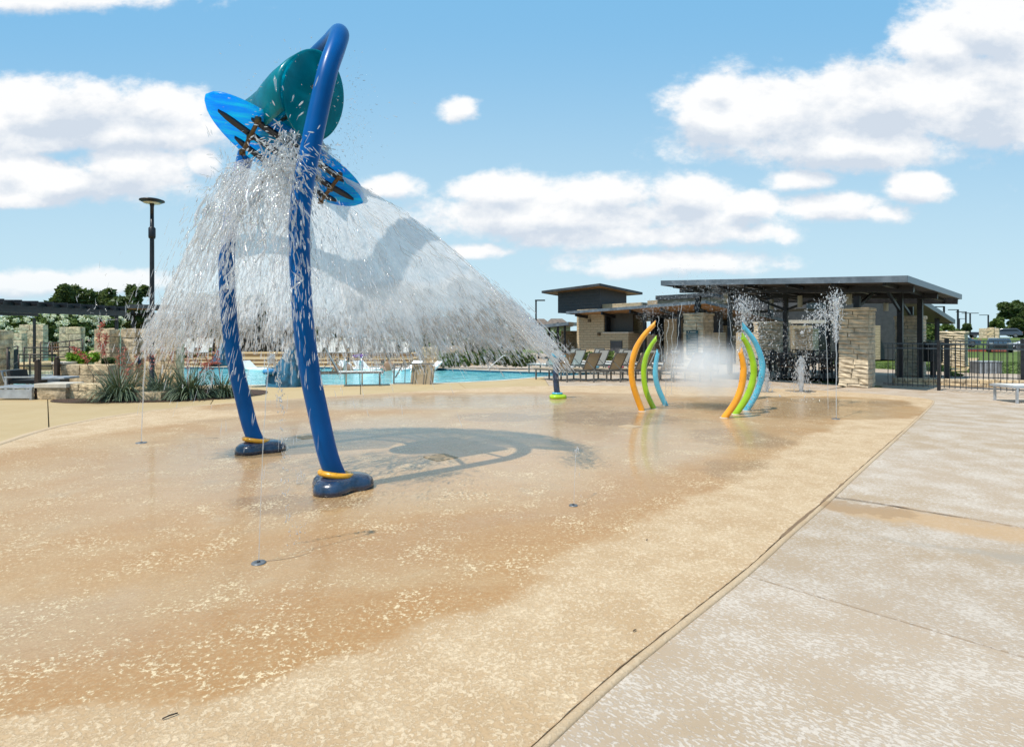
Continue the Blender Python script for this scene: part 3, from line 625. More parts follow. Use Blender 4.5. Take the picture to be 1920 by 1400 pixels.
# ================================================================ stone walls, pillars
random.seed(21)
def rough_block(seed):
    R = random.Random(seed); N = 2; V = {}; Vl = []; F = []
    def vid(p):
        k = tuple(p)
        if k not in V:
            x, y, z = (c/N-.5 for c in p); e = .5
            ins = sum(1 for c in p if c in (0, N)); 
            j = .035
            q = [x, y, z]
            if ins == 1:
                for a in range(3):
                    if p[a] in (0, N): q[a] += (1 if p[a] else -1)*R.uniform(.0, .045)
            elif ins == 2: 
                for a in range(3):
                    if p[a] in (0, N): q[a] -= (1 if p[a] else -1)*R.uniform(.0, .03)
            else: q = [c*(1-R.uniform(.01, .05)) for c in q]
            V[k] = len(Vl); Vl.append(q)
        return V[k]
    for ax in range(3):
        for s_ in (0, N):
            for i in range(N):
                for j in range(N):
                    c = []
                    for (a, b) in ((0, 0), (1, 0), (1, 1), (0, 1)):
                        p = [0, 0, 0]; p[ax] = s_; p[(ax+1) % 3] = i+a; p[(ax+2) % 3] = j+b; c.append(vid(p))
                    F.append(tuple(c if s_ else reversed(c)))
    return Vl, F
BLK = {}
def blocks(mat):
    if mat not in BLK:
        L_ = []
        for k in range(7):
            v, f = rough_block(k); me = bpy.data.meshes.new('stone_block'); me.from_pydata(v, [], f); me.materials.append(M[mat]); L_.append(me)
        BLK[mat] = L_
    return BLK[mat]
def stone_run(parent, L, th, H, course, bl, mat, z0=0., x0=0., core=True):
    """stones laid along local x from x0 to x0+L, y centred"""
    nC = max(1, round(H/course)); z = z0; hs = [course*random.uniform(.75, 1.25) for _ in range(nC)]; k_ = H/sum(hs); hs = [h*k_ for h in hs]
    B = blocks(mat)
    for ci, h in enumerate(hs):
        x = 0; cuts = [0]
        while x < L-1e-6:
            x += bl*random.uniform(.6, 1.4)*(.6 if x == 0 and ci % 2 else 1)
            if L-x < bl*.45: x = L
            cuts.append(min(x, L))
        for a, b in zip(cuts, cuts[1:]):
            g = .007; inst('stone', random.choice(B), parent, Matrix.Translation((x0+(a+b)/2, random.uniform(-.008, .008), z+h/2)) @ Matrix.Diagonal((b-a-g, th*random.uniform(.985, 1.015), h-g, 1)))
        z += h
    if core: MB().box((x0+L/2, 0, z0+H/2-.01), (L-.05, th-.07, H-.04)).build('mortar_core', M['mortar'], parent)
def wall(p0, p1, th, H, label, cat='wall', name='stone_wall', course=.2, bl=.5, mat='limestone', cap=0, z0=0., group=None):
    p0 = Vector((*p0, 0)); p1 = Vector((*p1, 0)); d = p1-p0; L = d.length
    t_ = thing(name, label, cat, (p0.x, p0.y, z0), math.atan2(d.y, d.x), group)
    stone_run(t_, L, th, H, course, bl, mat)
    if cap:
        nn = max(1, round(L/1.2))
        for k in range(nn): MB().box((L*(k+.5)/nn, 0, H+cap/2+.002), (L/nn-.008 if nn > 1 else L+.06, th+.06, cap)).build('cap_stone', M['cap'], t_, bevel=.008)
    return t_
UU = Vector((-.69, .72)); VV = Vector((.72, .69)); UU.normalize(); VV = Vector((-UU.y*-1, 0)) if 0 else Vector((UU.y, -UU.x)); VV = Vector((.722, .692))
PA = Vector((10.09, 16.1))
def pillar(c, label, w_=.77, H=2.3, course=.128):
    """c = corner nearest the viewer; faces run along u (left, away) and v (right, away)"""
    t_ = thing('stone_pillar', label, 'pillar', (c.x, c.y, 0), math.atan2(UU.y, UU.x), 'rough limestone pillars of the pavilion')
    # local x runs along u, local -y runs along v
    nC = round(H/course); z = 0; hs = [course*random.uniform(.7, 1.3) for _ in range(nC)]; k_ = H/sum(hs); B = blocks('limestone_pale')
    for i, h in enumerate(hs):
        h *= k_; s_ = random.uniform(.3, .7); top = i == nC-1; ov = .03 if top else 0
        cuts = [0, s_, 1] if random.random() < .8 else [0, 1]
        if h < .1: cuts = [0, 1]
        for a, b in zip(cuts, cuts[1:]):
            g = .008; inst('stone', random.choice(B), t_, Matrix.Translation((w_*(a+b)/2+random.uniform(-.006, .006), -w_/2+random.uniform(-.012, .012), z+h/2)) @ Matrix.Diagonal((w_*(b-a)-g+ov*2, w_*random.uniform(.97, 1.02)+ov*2, h-g, 1)))
        z += h
    MB().box((w_/2, -w_/2, H/2), (w_-.09, w_-.09, H-.04)).build('mortar_core', M['mortar'], t_)
    return t_
pilA = pillar(PA, 'nearest stone pillar of the pavilion, beside the black fence')
pilP = pillar(PA+UU*5.0, 'stone pillar behind the mist carrying the dark green rules sign')
pilB = pillar(PA+VV*6.77, 'stone pillar behind the fence at the right end of the pavilion', .85, 2.25)
pilC = pillar(PA+UU*5.0+VV*6.77, 'broad stone pillar at the back of the pavilion behind the right blue arc', 1.15, 2.1)
pillar(Vector((17.2, 32.5)), 'distant stone pillar deep inside the pavilion right of the bubbling jets', 1.0, 1.95)
pillar(Vector((22.3, 28.0)), 'low stone pillar under the lower roof on the right', 1.1, 1.75)
# rules sign on its pillar ---------------------------------------------------
sg = thing('rules_sign', 'dark green rules sign with rows of pale text on the pillar behind the mist', 'sign', ((PA+UU*5.0).x, (PA+UU*5.0).y, 0), math.atan2(UU.y, UU.x))
MB().box((.40, .035, 1.25), (.44, .02, .86)).build('panel', pm('sign_panel', (.02, .075, .09), .4), sg)
for i in range(14):
    z = 1.55-i*.054; l_ = random.uniform(.2, .34) if i % 4 == 3 else random.uniform(.32, .37)
    MB().box((.22+l_/2, .0525, z), (l_, .003, .014)).build('text_line', M['cap'], sg)
MB().box((.36, .0525, 1.63), (.22, .003, .026)).build('heading', M['cap'], sg)
MB().add([(.50, .054, 1.66), (.56, .054, 1.66), (.53, .054, 1.60)], [(0, 1, 2)]).build('emblem', M['cap'], sg)
# ================================================================ pavilion
pav = thing('pavilion', 'large open pavilion with a thin dark grey roof on steel posts over stone pillars', 'pavilion', (PA.x, PA.y, 0), math.atan2(UU.y, UU.x))
# local frame: x along u, y = -v.   roof corners (pixel-true): near right, near left, far left, far right
def loc2(X, Y): d = Vector((X, Y))-PA; return (d.dot(UU), -d.dot(VV))
RC = [(*loc2(10.07, 14.5), 3.0), (*loc2(5.16, 19.63), 3.38), (*loc2(10.9, 25.15), 3.31), (*loc2(15.8, 20.0), 2.93)]
def roof_slab(parent, C, th, inset, m_top, m_f, m_s, name='roof', split=6):
    C = [Vector(c) for c in C]; cen = sum(C, Vector())/4
    MB().add(C+[c-Vector((0, 0, .03)) for c in C], [(0, 1, 2, 3), (7, 6, 5, 4)]+[(i, 4+i, 4+(i+1) % 4, (i+1) % 4) for i in range(4)]).build(name, m_top, parent)
    for i in range(4):
        a, b = C[i], C[(i+1) % 4]; d = (b-a).normalized(); nn = Vector((d.y, -d.x, 0))
        if nn.dot(a-cen) < 0: nn = -nn
        MB().bar(a+nn*.012-Vector((0, 0, th/2-.02))-d*.01, b+nn*.012-Vector((0, 0, th/2-.02))+d*.01, .024, th).build('fascia', m_f, parent)
    I = [c+(cen-c)*.02-Vector((0, 0, th-.06)) for c in C]
    MB().add(I, [(3, 2, 1, 0)]).build('soffit', m_s, parent)
    return C
roof_slab(pav, RC, .17, .02, M['roof_dark'], M['fascia'], M['soffit_dark'])
def zr(x, y, C=RC):   # roof height at a local point
    a, b, d = Vector(C[0]), Vector(C[1]), Vector(C[3]); n_ = (b-a).cross(d-a); return a.z-(n_.x*(x-a.x)+n_.y*(y-a.y))/n_.z
for y in (-.4, -3.6, -7.1):
    MB().bar((-1.0, y, zr(-1.0, y)-.22), (6.1, y, zr(6.1, y)-.22), .14, .18).build('beam', M['dark_metal'], pav)
for x in np.linspace(-.6, 5.6, 6):
    MB().bar((x, .9, zr(x, .9)-.15), (x, -7.0, zr(x, -7.0)-.15), .09, .14).build('purlin', M['dark_metal'], pav)
for (x, y) in ((.38, -.38), (5.4, -.38), (.4, -7.1), (5.6, -7.2)):
    b_ = MB().box((x, y, (2.28+zr(x, y)-.42)/2), (.16, .16, zr(x, y)-.42-2.28)).build('post', M['dark_metal'], pav)
for (x, y) in ((-.15, -2.9), (-.3, -4.9), (3.6, -3.6), (5.6, -3.3), (3.2, -7.1), (2.3, -5.2)):
    MB().box((x, y, (zr(x, y)-.17)/2), (.15, .15, zr(x, y)-.17)).build('post', M['dark_metal'], pav)
for (x, y, x2, y2) in ((.38, -.38, .38, -2.0), (.4, -7.1, .4, -5.4), (-.15, -2.9, -.15, -1.4), (3.6, -3.6, 5.0, -3.6), (3.6, -3.6, 2.2, -3.6)):
    MB().bar((x, y, zr(x, y)-.75), (x2, y2, zr(x2, y2)-.22), .07, .09).build('brace', M['dark_metal'], pav)
# second, lower roof behind on the right and its post
p2 = thing('shade_roof', 'smaller sloping dark roof behind the pavilion on the right', 'roof', (20.5, 26.5, 0), 0.)
C2 = [D(1690, 548, 24), D(1731, 562, 23), D(1790, 600, 26), D(1690, 600, 30)]
C2 = [Vector((c.x-20.5, c.y-26.5, c.z)) for c in C2]
roof_slab(p2, C2, .2, .02, M['roof_dark'], M['fascia'], M['soffit_dark'])
q = D(1757, 632, 25.5); MB().box((q.x-20.5, q.y-26.5, 1.15), (.13, .13, 2.3)).build('post', M['dark_metal'], p2)
q = D(1700, 632, 27); MB().box((q.x-20.5, q.y-26.5, 1.2), (.2, .2, 2.4)).build('post', M['dark_metal'], p2)
# pendants
def pendant(px, py0, py1, wpx, Y, label):
    t0 = D(px, py0, Y); b0 = D(px, py1, Y); r = wpx/2/FOC*Y; h = t0.z-b0.z
    t_ = thing('pendant_light', label, 'pendant light', t0, 0, 'cylindrical pendant lights under the pavilion roof')
    MB().lathe([(r*.9, -h), (r, -h+.02), (r, -.02), (r*.9, 0)], 16).build('shade', M['pendant'], t_); MB().tube([(0, 0, 0), (0, 0, .32)], .008, 6).build('cord', M['dark_metal'], t_)
pendant(1447, 561, 580, 7.5, 22.0, 'smallest cylinder pendant lamp above the right blue arc'); pendant(1500, 554, 576, 8.5, 20.0, 'cylinder pendant lamp between the two tall jets'); pendant(1592, 551, 571, 10, 18.2, 'largest cylinder pendant lamp just above the nearest pillar')
pendant(1661, 568, 583, 8.5, 19.3, 'cylinder pendant lamp right of the nearest pillar'); pendant(1361, 551, 568, 8, 20.5, 'cylinder pendant lamp above the mist at the left of the pavilion')
# ================================================================ bar and office building
OB = Vector((9.85, 29.0)); bd = thing('pool_house', 'long limestone pool house with dark roofs, shuttered bar window and raised dark box', 'building', (OB.x, OB.y, 0), math.atan2(UU.y, UU.x))
def bx(a0, a1, b0, b1, z0, z1, name, mat): return MB().box(((a0+a1)/2, -(b0+b1)/2, (z0+z1)/2), (a1-a0, b1-b0, z1-z0)).build(name, mat, bd)
SF = M['stone_far']
bx(7.3, 9.45, 1.2, 5.0, 0, 3.05, 'wall', SF)
bx(5.5, 7.3, 1.2, 1.6, 0, 1.68, 'wall', SF)            # below the bar window
bx(5.5, 5.9, 1.6, 5.0, 0, 1.68, 'wall', SF)
bx(5.45, 7.35, 1.15, 1.68, 1.68, 1.76, 'counter', M['cap'])
bx(5.55, 7.25, 1.75, 1.85, 1.78, 2.95, 'shutter', pm('shutter', (.055, .05, .042), .5))
bx(7.19, 7.30, 1.3, 1.9, 1.76, 2.95, 'window_frame', M['dark_metal']); bx(5.55, 7.3, 1.6, 1.9, 2.95, 3.05, 'window_frame', M['dark_metal'])
bx(5.95, 6.75, 1.175, 1.21, .05, 1.22, 'hatch_door', M['siding'])
bx(5.92, 5.95, 1.165, 1.2, .0, 1.25, 'door_frame', M['dark_metal']); bx(6.75, 6.78, 1.165, 1.2, .0, 1.25, 'door_frame', M['dark_metal'])
bx(6.0, 6.04, 1.15, 1.175, .55, .7, 'handle', M['steel'])
bx(1.0, 5.5, 3.6, 4.0, 0, 2.95, 'back_wall', M['siding'])
for a0, a1 in ((4.55, 5.1), (3.6, 4.1)): bx(a0, a1, 3.5, 3.6, 0, 2.6, 'window', M['glass_dark'])
for a0, a1, h in ((2.9, 3.7, 2.5), (4.3, 5.1, 1.6), (1.6, 2.5, 1.75), (.3, 1.3, 1.7), (-1.6, -.6, 1.7)): bx(a0, a1, 2.2, 2.9, 0, h, 'stone_pier', SF)
for a in (4.2, 2.0, .5): bx(a, a+.16, 1.0, 1.16, 0, 2.9, 'post', M['dark_metal'])
for a in (8.6, 6.6, 4.6, 2.6, .6): MB().bar((a, -.05, 2.93-(a-4)*.02), (a, -1.4, 2.70), .10, .18).build('bracket', M['dark_metal'], bd)
RB = [Vector((0, 0, 3.30)), Vector((9.3, 0, 3.04)), Vector((9.3, -5.2, 2.9)), Vector((0, -10.5, 2.55))]
roof_slab(bd, RB, .16, .02, M['roof_dark'], M['fascia'], M['soffit'])
# parapets and upper volumes
bx(5.9, 11.0, 3.2, 8.5, 2.6, 3.62, 'parapet', SF); bx(8.9, 10.6, 2.6, 8, 0, 3.3, 'wall', SF)
bx(1.4, 5.6, 3.4, 7.5, 3.05, 3.72, 'parapet', M['tan_wall'])
bx(1.2, 4.9, 3.2, 7.7, 3.73, 3.98, 'roof_edge', M['roof_dark'])
bx(-3, 1.0, 5.4, 9, 3.0, 3.9, 'parapet', M['siding']); bx(-3.2, 1.1, 5.2, 9.1, 3.95, 4.15, 'roof_edge', M['fascia'])
# office wing seen through the pavilion
wg = thing('office_wing', 'tan and dark walled wing with tall windows seen through the pavilion', 'building', (14, 37, 0))
MB().box((5.5, 2, 1.9), (13.5, 4, 3.8)).build('wall', M['siding'], wg); MB().box((4.2, -.02, 2.45), (6.2, .06, .22)).build('fascia', M['cap'], wg)
for k in range(6): MB().box((1.2+k*1.25, -.03, 1.5), (.75, .05, 1.6)).build('window', M['glass_dark'], wg)
for k in range(3): MB().box((.2+k*4.4, -.25, 1.1), (1.3, .5, 2.2)).build('stone_pier', SF, wg)
# lantern box
def lp(px, py, Y): d = D(px, py, Y); q = loc3(d); return q
def loc3(d): e = Vector((d.x, d.y))-OB; return Vector((e.dot(UU), -e.dot(VV), d.z))
cb = loc3(D(1125, 577, 37.5)); 
MB().box((cb.x+1.85, cb.y-1.5, 3.95), (3.7, 3.0, 1.6)).build('lantern_box', M['siding'], bd)
for k in range(6): MB().box((cb.x+1.85, cb.y+.012, 3.42+k*.2), (3.68, .02, .012)).build('siding_joint', M['black_metal'], bd)
RL = [Vector((cb.x-.75, cb.y+1.0, 4.86)), Vector((cb.x+4.5, cb.y+.8, 4.70)), Vector((cb.x+4.5, cb.y-3.2, 4.45)), Vector((cb.x-.75, cb.y-3.8, 4.55))]
roof_slab(bd, RL, .16, .02, M['roof_dark'], M['roof_dark'], M['soffit'])
# wall plaques / lamps on the building
for a, z in ((8.3, 2.4), (7.55, 1.55)): bx(a, a+.18, 1.1, 1.2, z, z+.18, 'wall_lamp', M['bronze'])
# low canopy left of the building
cn = thing('entrance_canopy', 'low dark flat canopy on thin posts left of the pool house', 'canopy', (3.4, 38, 0))
Q = [D(1066, 604, 36), D(985, 613, 38), D(1010, 609, 44), D(1092, 606, 42)]; Q = [Vector((v.x-3.4, v.y-38, v.z)) for v in Q]
roof_slab(cn, Q, .2, .02, M['roof_dark'], M['fascia'], M['soffit_dark'])
for px, Y in ((1046, 37), (1059, 38), (1010, 39), (1030, 41)): q = D(px, 632, Y); MB().box((q.x-3.4, q.y-38, 1.2), (.14, .14, 2.4)).build('post', M['black_metal'], cn)
q = D(1067, 632, 41); MB().box((q.x-3.4, q.y-38, .95), (1.1, .8, 1.9)).build('stone_pier', SF, cn)
# furniture under the pavilion
def tset(X, Y, rz, label, gl='dark metal patio tables under the pavilion'):
    t_ = thing('patio_table', label, 'table', (X, Y, 0), rz, gl); MB().box((0, 0, .73), (.95, .95, .035)).build('tabletop', M['dark_metal'], t_)
    for sx in (-1, 1):
        for sy in (-1, 1): MB().bar((sx*.4, sy*.4, 0), (sx*.36, sy*.36, .72), .04, .04).build('leg', M['dark_metal'], t_)
def chair(X, Y, rz, label, mat='dark_metal', seat='wood'):
    t_ = thing('patio_chair', label, 'chair', (X, Y, 0), rz, 'patio chairs under the pavilion')
    MB().box((0, 0, .44), (.5, .48, .04)).build('seat', M[seat], t_)
    f = MB()
    for x in np.linspace(-.2, .2, 5): f.bar((x, .25, .46), (x, .31, .88), .025, .015)
    f.bar((-.26, .31, .9), (.26, .31, .9), .03, .04); f.build('backrest', M[mat], t_)
    for sx in (-1, 1):
        MB().bar((sx*.25, -.22, 0), (sx*.25, -.22, .62), .035, .035).build('leg', M[mat], t_); MB().bar((sx*.25, .26, 0), (sx*.25, .31, .9), .035, .035).build('leg', M[mat], t_)
        MB().bar((sx*.25, -.24, .63), (sx*.25, .3, .63), .045, .03).build('armrest', M[mat], t_)
pos = [(1455, 21), (1530, 19.5), (1500, 24), (1555, 22)]
side = ['left end of the pavilion behind the tall blue arc', 'pavilion front just left of the nearest pillar', 'middle of the pavilion, farthest back', 'back right of the pavilion']
side2 = ['left under the pavilion', 'by the nearest pillar', 'at the pavilion middle', 'at the back right']
for (px, Y), s_, s2 in zip(pos, side, side2):
    q = D(px, 632, Y); tset(q.x, q.y, .8, f'dark square patio table at the {s_}')
    for k, (dx, dy, rz, nm) in enumerate(((0, -.85, 2.4, 'near'), (.85, 0, 4.0, 'right'), (-.85, 0, .9, 'left'), (0, .85, 5.5, 'far'))):
        chair(q.x+dx, q.y+dy, rz, f'dark slatted chair, {nm} side of the table {s2}')
# ================================================================ black picket fences
def fence(p0, p1, H, z0, label, sp=.11, posts=(0, 1), pw=.075, r=.008):
    p0 = Vector((*p0, 0)); p1 = Vector((*p1, 0)); d = p1-p0; L = d.length
    t_ = thing('metal_fence', label, 'fence', (p0.x, p0.y, z0), math.atan2(d.y, d.x))
    pk = MB().box((0, 0, H/2+.03), (r*2, r*2, H-.09)).mesh('picket'); pk.materials.append(M['black_metal'])
    n_ = int(L/sp)
    for k in range(1, n_): inst('picket', pk, t_, Matrix.Translation((k*L/n_, 0, 0)))
    for z in (.12, H-.13, H-.0): MB().box((L/2, 0, z), (L, .03, .03)).build('rail', M['fence_grey'], t_)
    for f in posts: MB().box((L*f, 0, (H+.06)/2), (pw, pw, H+.06)).build('post', M['black_metal'], t_); MB().box((L*f, 0, H+.075), (pw+.015, pw+.015, .02)).build('post_cap', M['black_metal'], t_)
    return t_
M['fence_grey'] = pm('fence_rail', (.05, .07, .085), .35, .3)
fA = PA-VV*0+Vector((.62, .30)); d = -UU
f1 = fA+d*1.3; fence(fA, f1, 1.27, 0, 'black picket fence panel between the nearest pillar and the gate post', .11, (1,))
fence(f1, f1+d*4.2, 1.27, 0, 'long black picket fence panel running out of the picture on the right', .115, (1,))
q0 = D(1735, 632, 19.6); q1 = D(1775, 632, 19.3); q2 = D(1918, 632, 18.2); q3 = D(2000, 632, 17.6)
fence(q0.xy, q1.xy, 1.33, 0, 'rear black picket fence, short panel beside the far stone pillar', .12, (1,), .12)
fence(q1.xy, q2.xy, 1.33, 0, 'rear black picket fence, long panel in front of the grass', .12, (1,), .12); fence(q2.xy, q3.xy, 1.33, 0, 'rear black picket fence, panel at the right picture edge', .12, (1,), .12)
wall((11.6, 17.3), (16.2, 15.6), .35, .22, 'low rough stone edging wall behind the near picket fence', course=.11, bl=.4, mat='limestone', cap=.0)
tag(MB().box((0, 0, 0), (3.2, 1.5, .04)).build('wading_pool', M['white'], None, (14.9, 17.2, .06), -.7), 'flat white rimmed basin behind the near picket fence', 'basin')
q = D(1848, 705, 21.5); ub = thing('utility_cabinet', 'pale grey ribbed utility cabinet on the grass behind the fences', 'cabinet', (q.x, 28.5*1.0, 0)); ub.location = (D(1848, 632, 23).x, 23, -.1); ub.scale = (.8, .8, .85)
MB().box((0, 0, .32), (1.15, .6, .66)).build('body', M['grey_metal'], ub, bevel=.01)
for k in range(9): MB().box((-.5+k*.125, -.305, .32), (.05, .02, .58)).build('rib', M['frame_light'], ub)
MB().box((0, 0, .67), (1.2, .66, .04)).build('lid', M['frame_light'], ub)
q = D(1749, 632, 20.6); bn = thing('waste_bin', 'black square waste bin fixed beside the far stone pillar', 'bin', (q.x, q.y, .55)); MB().box((0, 0, .34), (.46, .4, .66)).build('body', M['rubber'], bn, bevel=.02); MB().box((0, 0, .70), (.5, .44, .06)).build('lid', M['black_metal'], bn, bevel=.01)
MB().box((0, 0, -.27), (.12, .12, .56)).build('post', M['black_metal'], bn)
# ================================================================ loungers
def lounger(label, loc, rz, sling='sling_white', frame='frame_grey', pillow=None, ang=58, group='loungers round the pool', L=1.95, W=.6, sh=.36, bl=.74, towel=None):
    t_ = thing('sun_lounger', label, 'sun lounger', loc, rz, group); Fm = M[frame]; hx = L-.80
    f = MB()
    for s_ in (-1, 1): f.bar((0, s_*W/2, sh), (L, s_*W/2, sh), .035, .05)
    f.bar((.02, -W/2, sh), (.02, W/2, sh), .035, .05); f.bar((L-.02, -W/2, sh), (L-.02, W/2, sh), .035, .05); f.bar((hx, -W/2, sh-.03), (hx, W/2, sh-.03), .03, .03)
    f.build('frame', Fm, t_)
    lg = MB().bar((0, 0, sh), (0, 0, 0), .04, .04).mesh('leg'); lg.materials.append(Fm)
    for x in (.10, L-.28):
        for s_ in (-1, 1): inst('leg', lg, t_, Matrix.Translation((x, s_*(W/2-.005), 0)))
    MB().box((hx/2+.02, 0, sh+.028), (hx-.04, W-.04, .012)).build('seat_sling', M[sling], t_)
    a = math.radians(ang); c, s = math.cos(a), math.sin(a); b = MB()
    for s_ in (-1, 1): b.bar((hx, s_*(W/2-.03), sh+.03), (hx+bl*c, s_*(W/2-.03), sh+.03+bl*s), .03, .035)
    b.bar((hx+bl*c, -W/2+.02, sh+.03+bl*s), (hx+bl*c, W/2-.02, sh+.03+bl*s), .03, .03); b.build('back_frame', Fm, t_)
    R = Matrix.Rotation(-a, 3, 'Y')
    MB().box((hx+bl*.5*c-.008*s, 0, sh+.03+bl*.5*s+.008*c), (bl-.01, W-.07, .012), R).build('back_sling', M[sling], t_)
    MB().bar((hx+bl*.5*c, -W/2+.06, sh+.03+bl*.5*s), (hx+.62, -W/2+.06, sh-.06), .02, .02).build('strut', Fm, t_)
    if pillow: MB().lathe([(.02, -W/2+.07), (.06, -W/2+.08), (.065, 0), (.06, W/2-.08), (.02, W/2-.07)], 12, (hx+bl*.86*c-.045*s, 0, sh+.03+bl*.86*s+.045*c), Matrix.Rotation(math.pi/2, 3, 'X')).build('pillow', M[pillow], t_)
    if towel: MB().box((hx*.7, 0, sh+.055), (.35, W*.7, .045)).build('folded_towel', M[towel], t_)
    return t_
M['towel_blue'] = pm('towel_blue', (.16, .42, .55), .9); M['towel_red'] = pm('towel_red', (.55, .12, .16), .9)
ordn = ['leftmost', 'second', 'third', 'fourth', 'fifth', 'sixth', 'seventh']
a_ = math.atan2(-.80, .6)
for i in range(6):
    lounger(f'beige lounger with head pillow, {ordn[i]} from the pool in the near row', (1.0+i*.86, 19.75+.02*i, 0), a_, 'sling_beige', 'frame_grey', 'sling_beige', 60, 'beige loungers in the near row by the pool house', bl=.62)
    lounger(f'white sling lounger, {ordn[i]} from the pool in the far row by the pool house', (.86+i*.93, 23.1+.03*i, 0), a_, 'sling_white', 'frame_grey', None, 62, 'white loungers in the far row by the pool house', bl=.64)
for i in range(3): lounger('white sling lounger in the rearmost row by the pool house, '+['nearest the canopy', 'in the middle', 'nearest the hatch door'][i], (1.85+i*1.03, 25.4, 0), a_, 'sling_white', 'frame_grey', None, 62, 'white loungers in the rearmost row', bl=.64)
for i in range(0):
    pass
for (x, y, m_, lb) in ((1.85, 19.3, 'white', 'white folded towel on the second beige lounger by the pool'), (2.7, 19.35, 'towel_blue', 'pale blue folded towel on the third beige lounger by the pool'), (3.55, 19.4, 'towel_red', 'red and pink bundled towel on the fourth beige lounger')):
    tag(MB().box((0, 0, 0), (.42, .34, .07)).build('towel', M[m_], None, (x, y, .43), .6, .02), lb, 'towel')
lounger('grey framed lounger with raised back standing alone at the near pool edge', (-3.9, 17.2, 0), math.pi+.25, 'sling_white', 'frame_grey', None, 62, None, 2.1, .62, .40, .8)
lounger('pale metal framed lounger at the right picture edge on the deck', (D(1873, 0, 12.8).x, 12.75, 0), -.10, 'sling_white', 'frame_light', None, 14, None, 2.0, .66, .36)
# tipped-over lounger, seen from beneath
tl = thing('tipped_lounger', 'beige lounger tipped over on its side by the near pool edge', 'sun lounger', (-3.65, 17.55, 0), .04)
f = MB(); f.bar((0, 0, .02), (1.2, .1, .02), .03, .04); f.bar((.0, .0, .62), (1.25, .05, .62), .04, .05); f.bar((.02, 0, .62), (.0, .0, 0), .04, .04); f.bar((.05, 0, .2), (.32, .2, .75), .03, .03); f.bar((.35, .05, .6), (.33, .05, .02), .02, .02); f.build('frame', M['frame_grey'], tl)
MB().add([(.50, .05, .0), (1.22, -.12, -.0), (1.27, .0, .56), (.55, .1, .60), (.50, .08, .0), (1.22, -.09, 0), (1.27, .03, .56), (.55, .13, .60)], [(0, 1, 2, 3), (7, 6, 5, 4), (0, 4, 5, 1), (1, 5, 6, 2), (2, 6, 7, 3), (3, 7, 4, 0)]).build('sling', M['sling_beige'], tl)
f = MB(); [f.bar((x, -.03-(x-.5)*.2, 0), (x+.05, .02-(x-.5)*.12, .58), .025, .02) for x in (.58, .92, 1.14)]; f.build('cross_bar', M['frame_grey'], tl)
# terrace rows
def pool_row(pxs, Y, z, row):
    for k, px in enumerate(pxs):
        q = D(px, 632, Y); side = 'left of the blue arch' if px < 560 else 'right of the blue arch'; tone = 'sling_white'
        lounger(f'white lounger on the {row} terrace beyond the pool {side}, number {k+1} from its left end' if False else f'white lounger on the {row} terrace, ' + place(px), (q.x, q.y-.9, z), math.pi/2+random.uniform(.0, .14), tone, 'frame_grey', None, 66, f'white loungers on the {row} terrace step', 1.7, .52, .30, .66)
def place(px):
    side = 'left' if px < 560 else 'right'; return f'{px-285 if px<560 else px-560:d} step' # replaced below
def place(px):
    L_ = {300: 'at its far left end beside the lamp post', 325: 'second from the lamp post', 359: 'third from the lamp post', 384: 'fourth from the lamp post', 600: 'first right of the near blue pole', 622: 'second right of the near blue pole', 643: 'third right of the near blue pole', 665: 'fourth right of the near pole above purple flowers', 689: 'fifth right of the near blue pole', 712: 'sixth right of the near pole above the swimmers', 735: 'rightmost behind the spray', 760: 'at the right end next to the stone block wall',
          295: 'half hidden by the lamp post', 318: 'second behind the lamp post', 352: 'third behind the lamp post', 373: 'fourth behind the lamp post', 393: 'beside the blue covered pool lift', 609: 'first right of the near blue pole', 627: 'second in the back', 650: 'third in the back', 669: 'fourth in the back', 690: 'fifth in the back'}
    return L_[px]
pool_row([300, 325, 359, 384, 600, 622, 643, 665, 689, 712, 735, 760], 33.2, .25, 'lower')
pool_row([295, 318, 352, 373, 393, 609, 627, 650, 669, 690], 36.6, .46, 'upper')
# in-pool chaises: moulded ledge loungers
def chaise(px, py, Y, label, rz=0., s_=.72):
    q = D(px, py, Y); t_ = thing('pool_chaise', label, 'pool lounger', (q.x, q.y, -.09), rz, 'moulded white loungers at the pool ledge')
    P = [(-.95, .10), (-.2, .16), (.1, .10), (.32, .14), (.9, .62), (.94, .58), (.40, .04), (.1, 0), (-.95, 0)]
    V = [(x*s_, y, z*s_) for y in (-.33, .33) for x, z in P]; k = len(P); MB().add(V, [tuple(range(k-1, -1, -1)), tuple(range(k, 2*k))]+[(i, (i+1) % k, k+(i+1) % k, k+i) for i in range(k)]).build('shell', M['white'], t_, bevel=.02)
chaise(480, 688, 26.6, 'white moulded lounger in the pool just right of the far blue pole', math.pi*.9); chaise(655, 688, 26.9, 'white moulded lounger in the pool behind the chrome handrails', math.pi*.75)
chaise(800, 686, 26.0, 'white moulded lounger at the ledge left of the tall grasses', .5); chaise(765, 686, 26.4, 'white moulded lounger at the ledge beside the tipped lounger', .9); chaise(690, 690, 26.6, 'white moulded lounger at the ledge just left of the swimmers', 2.6)
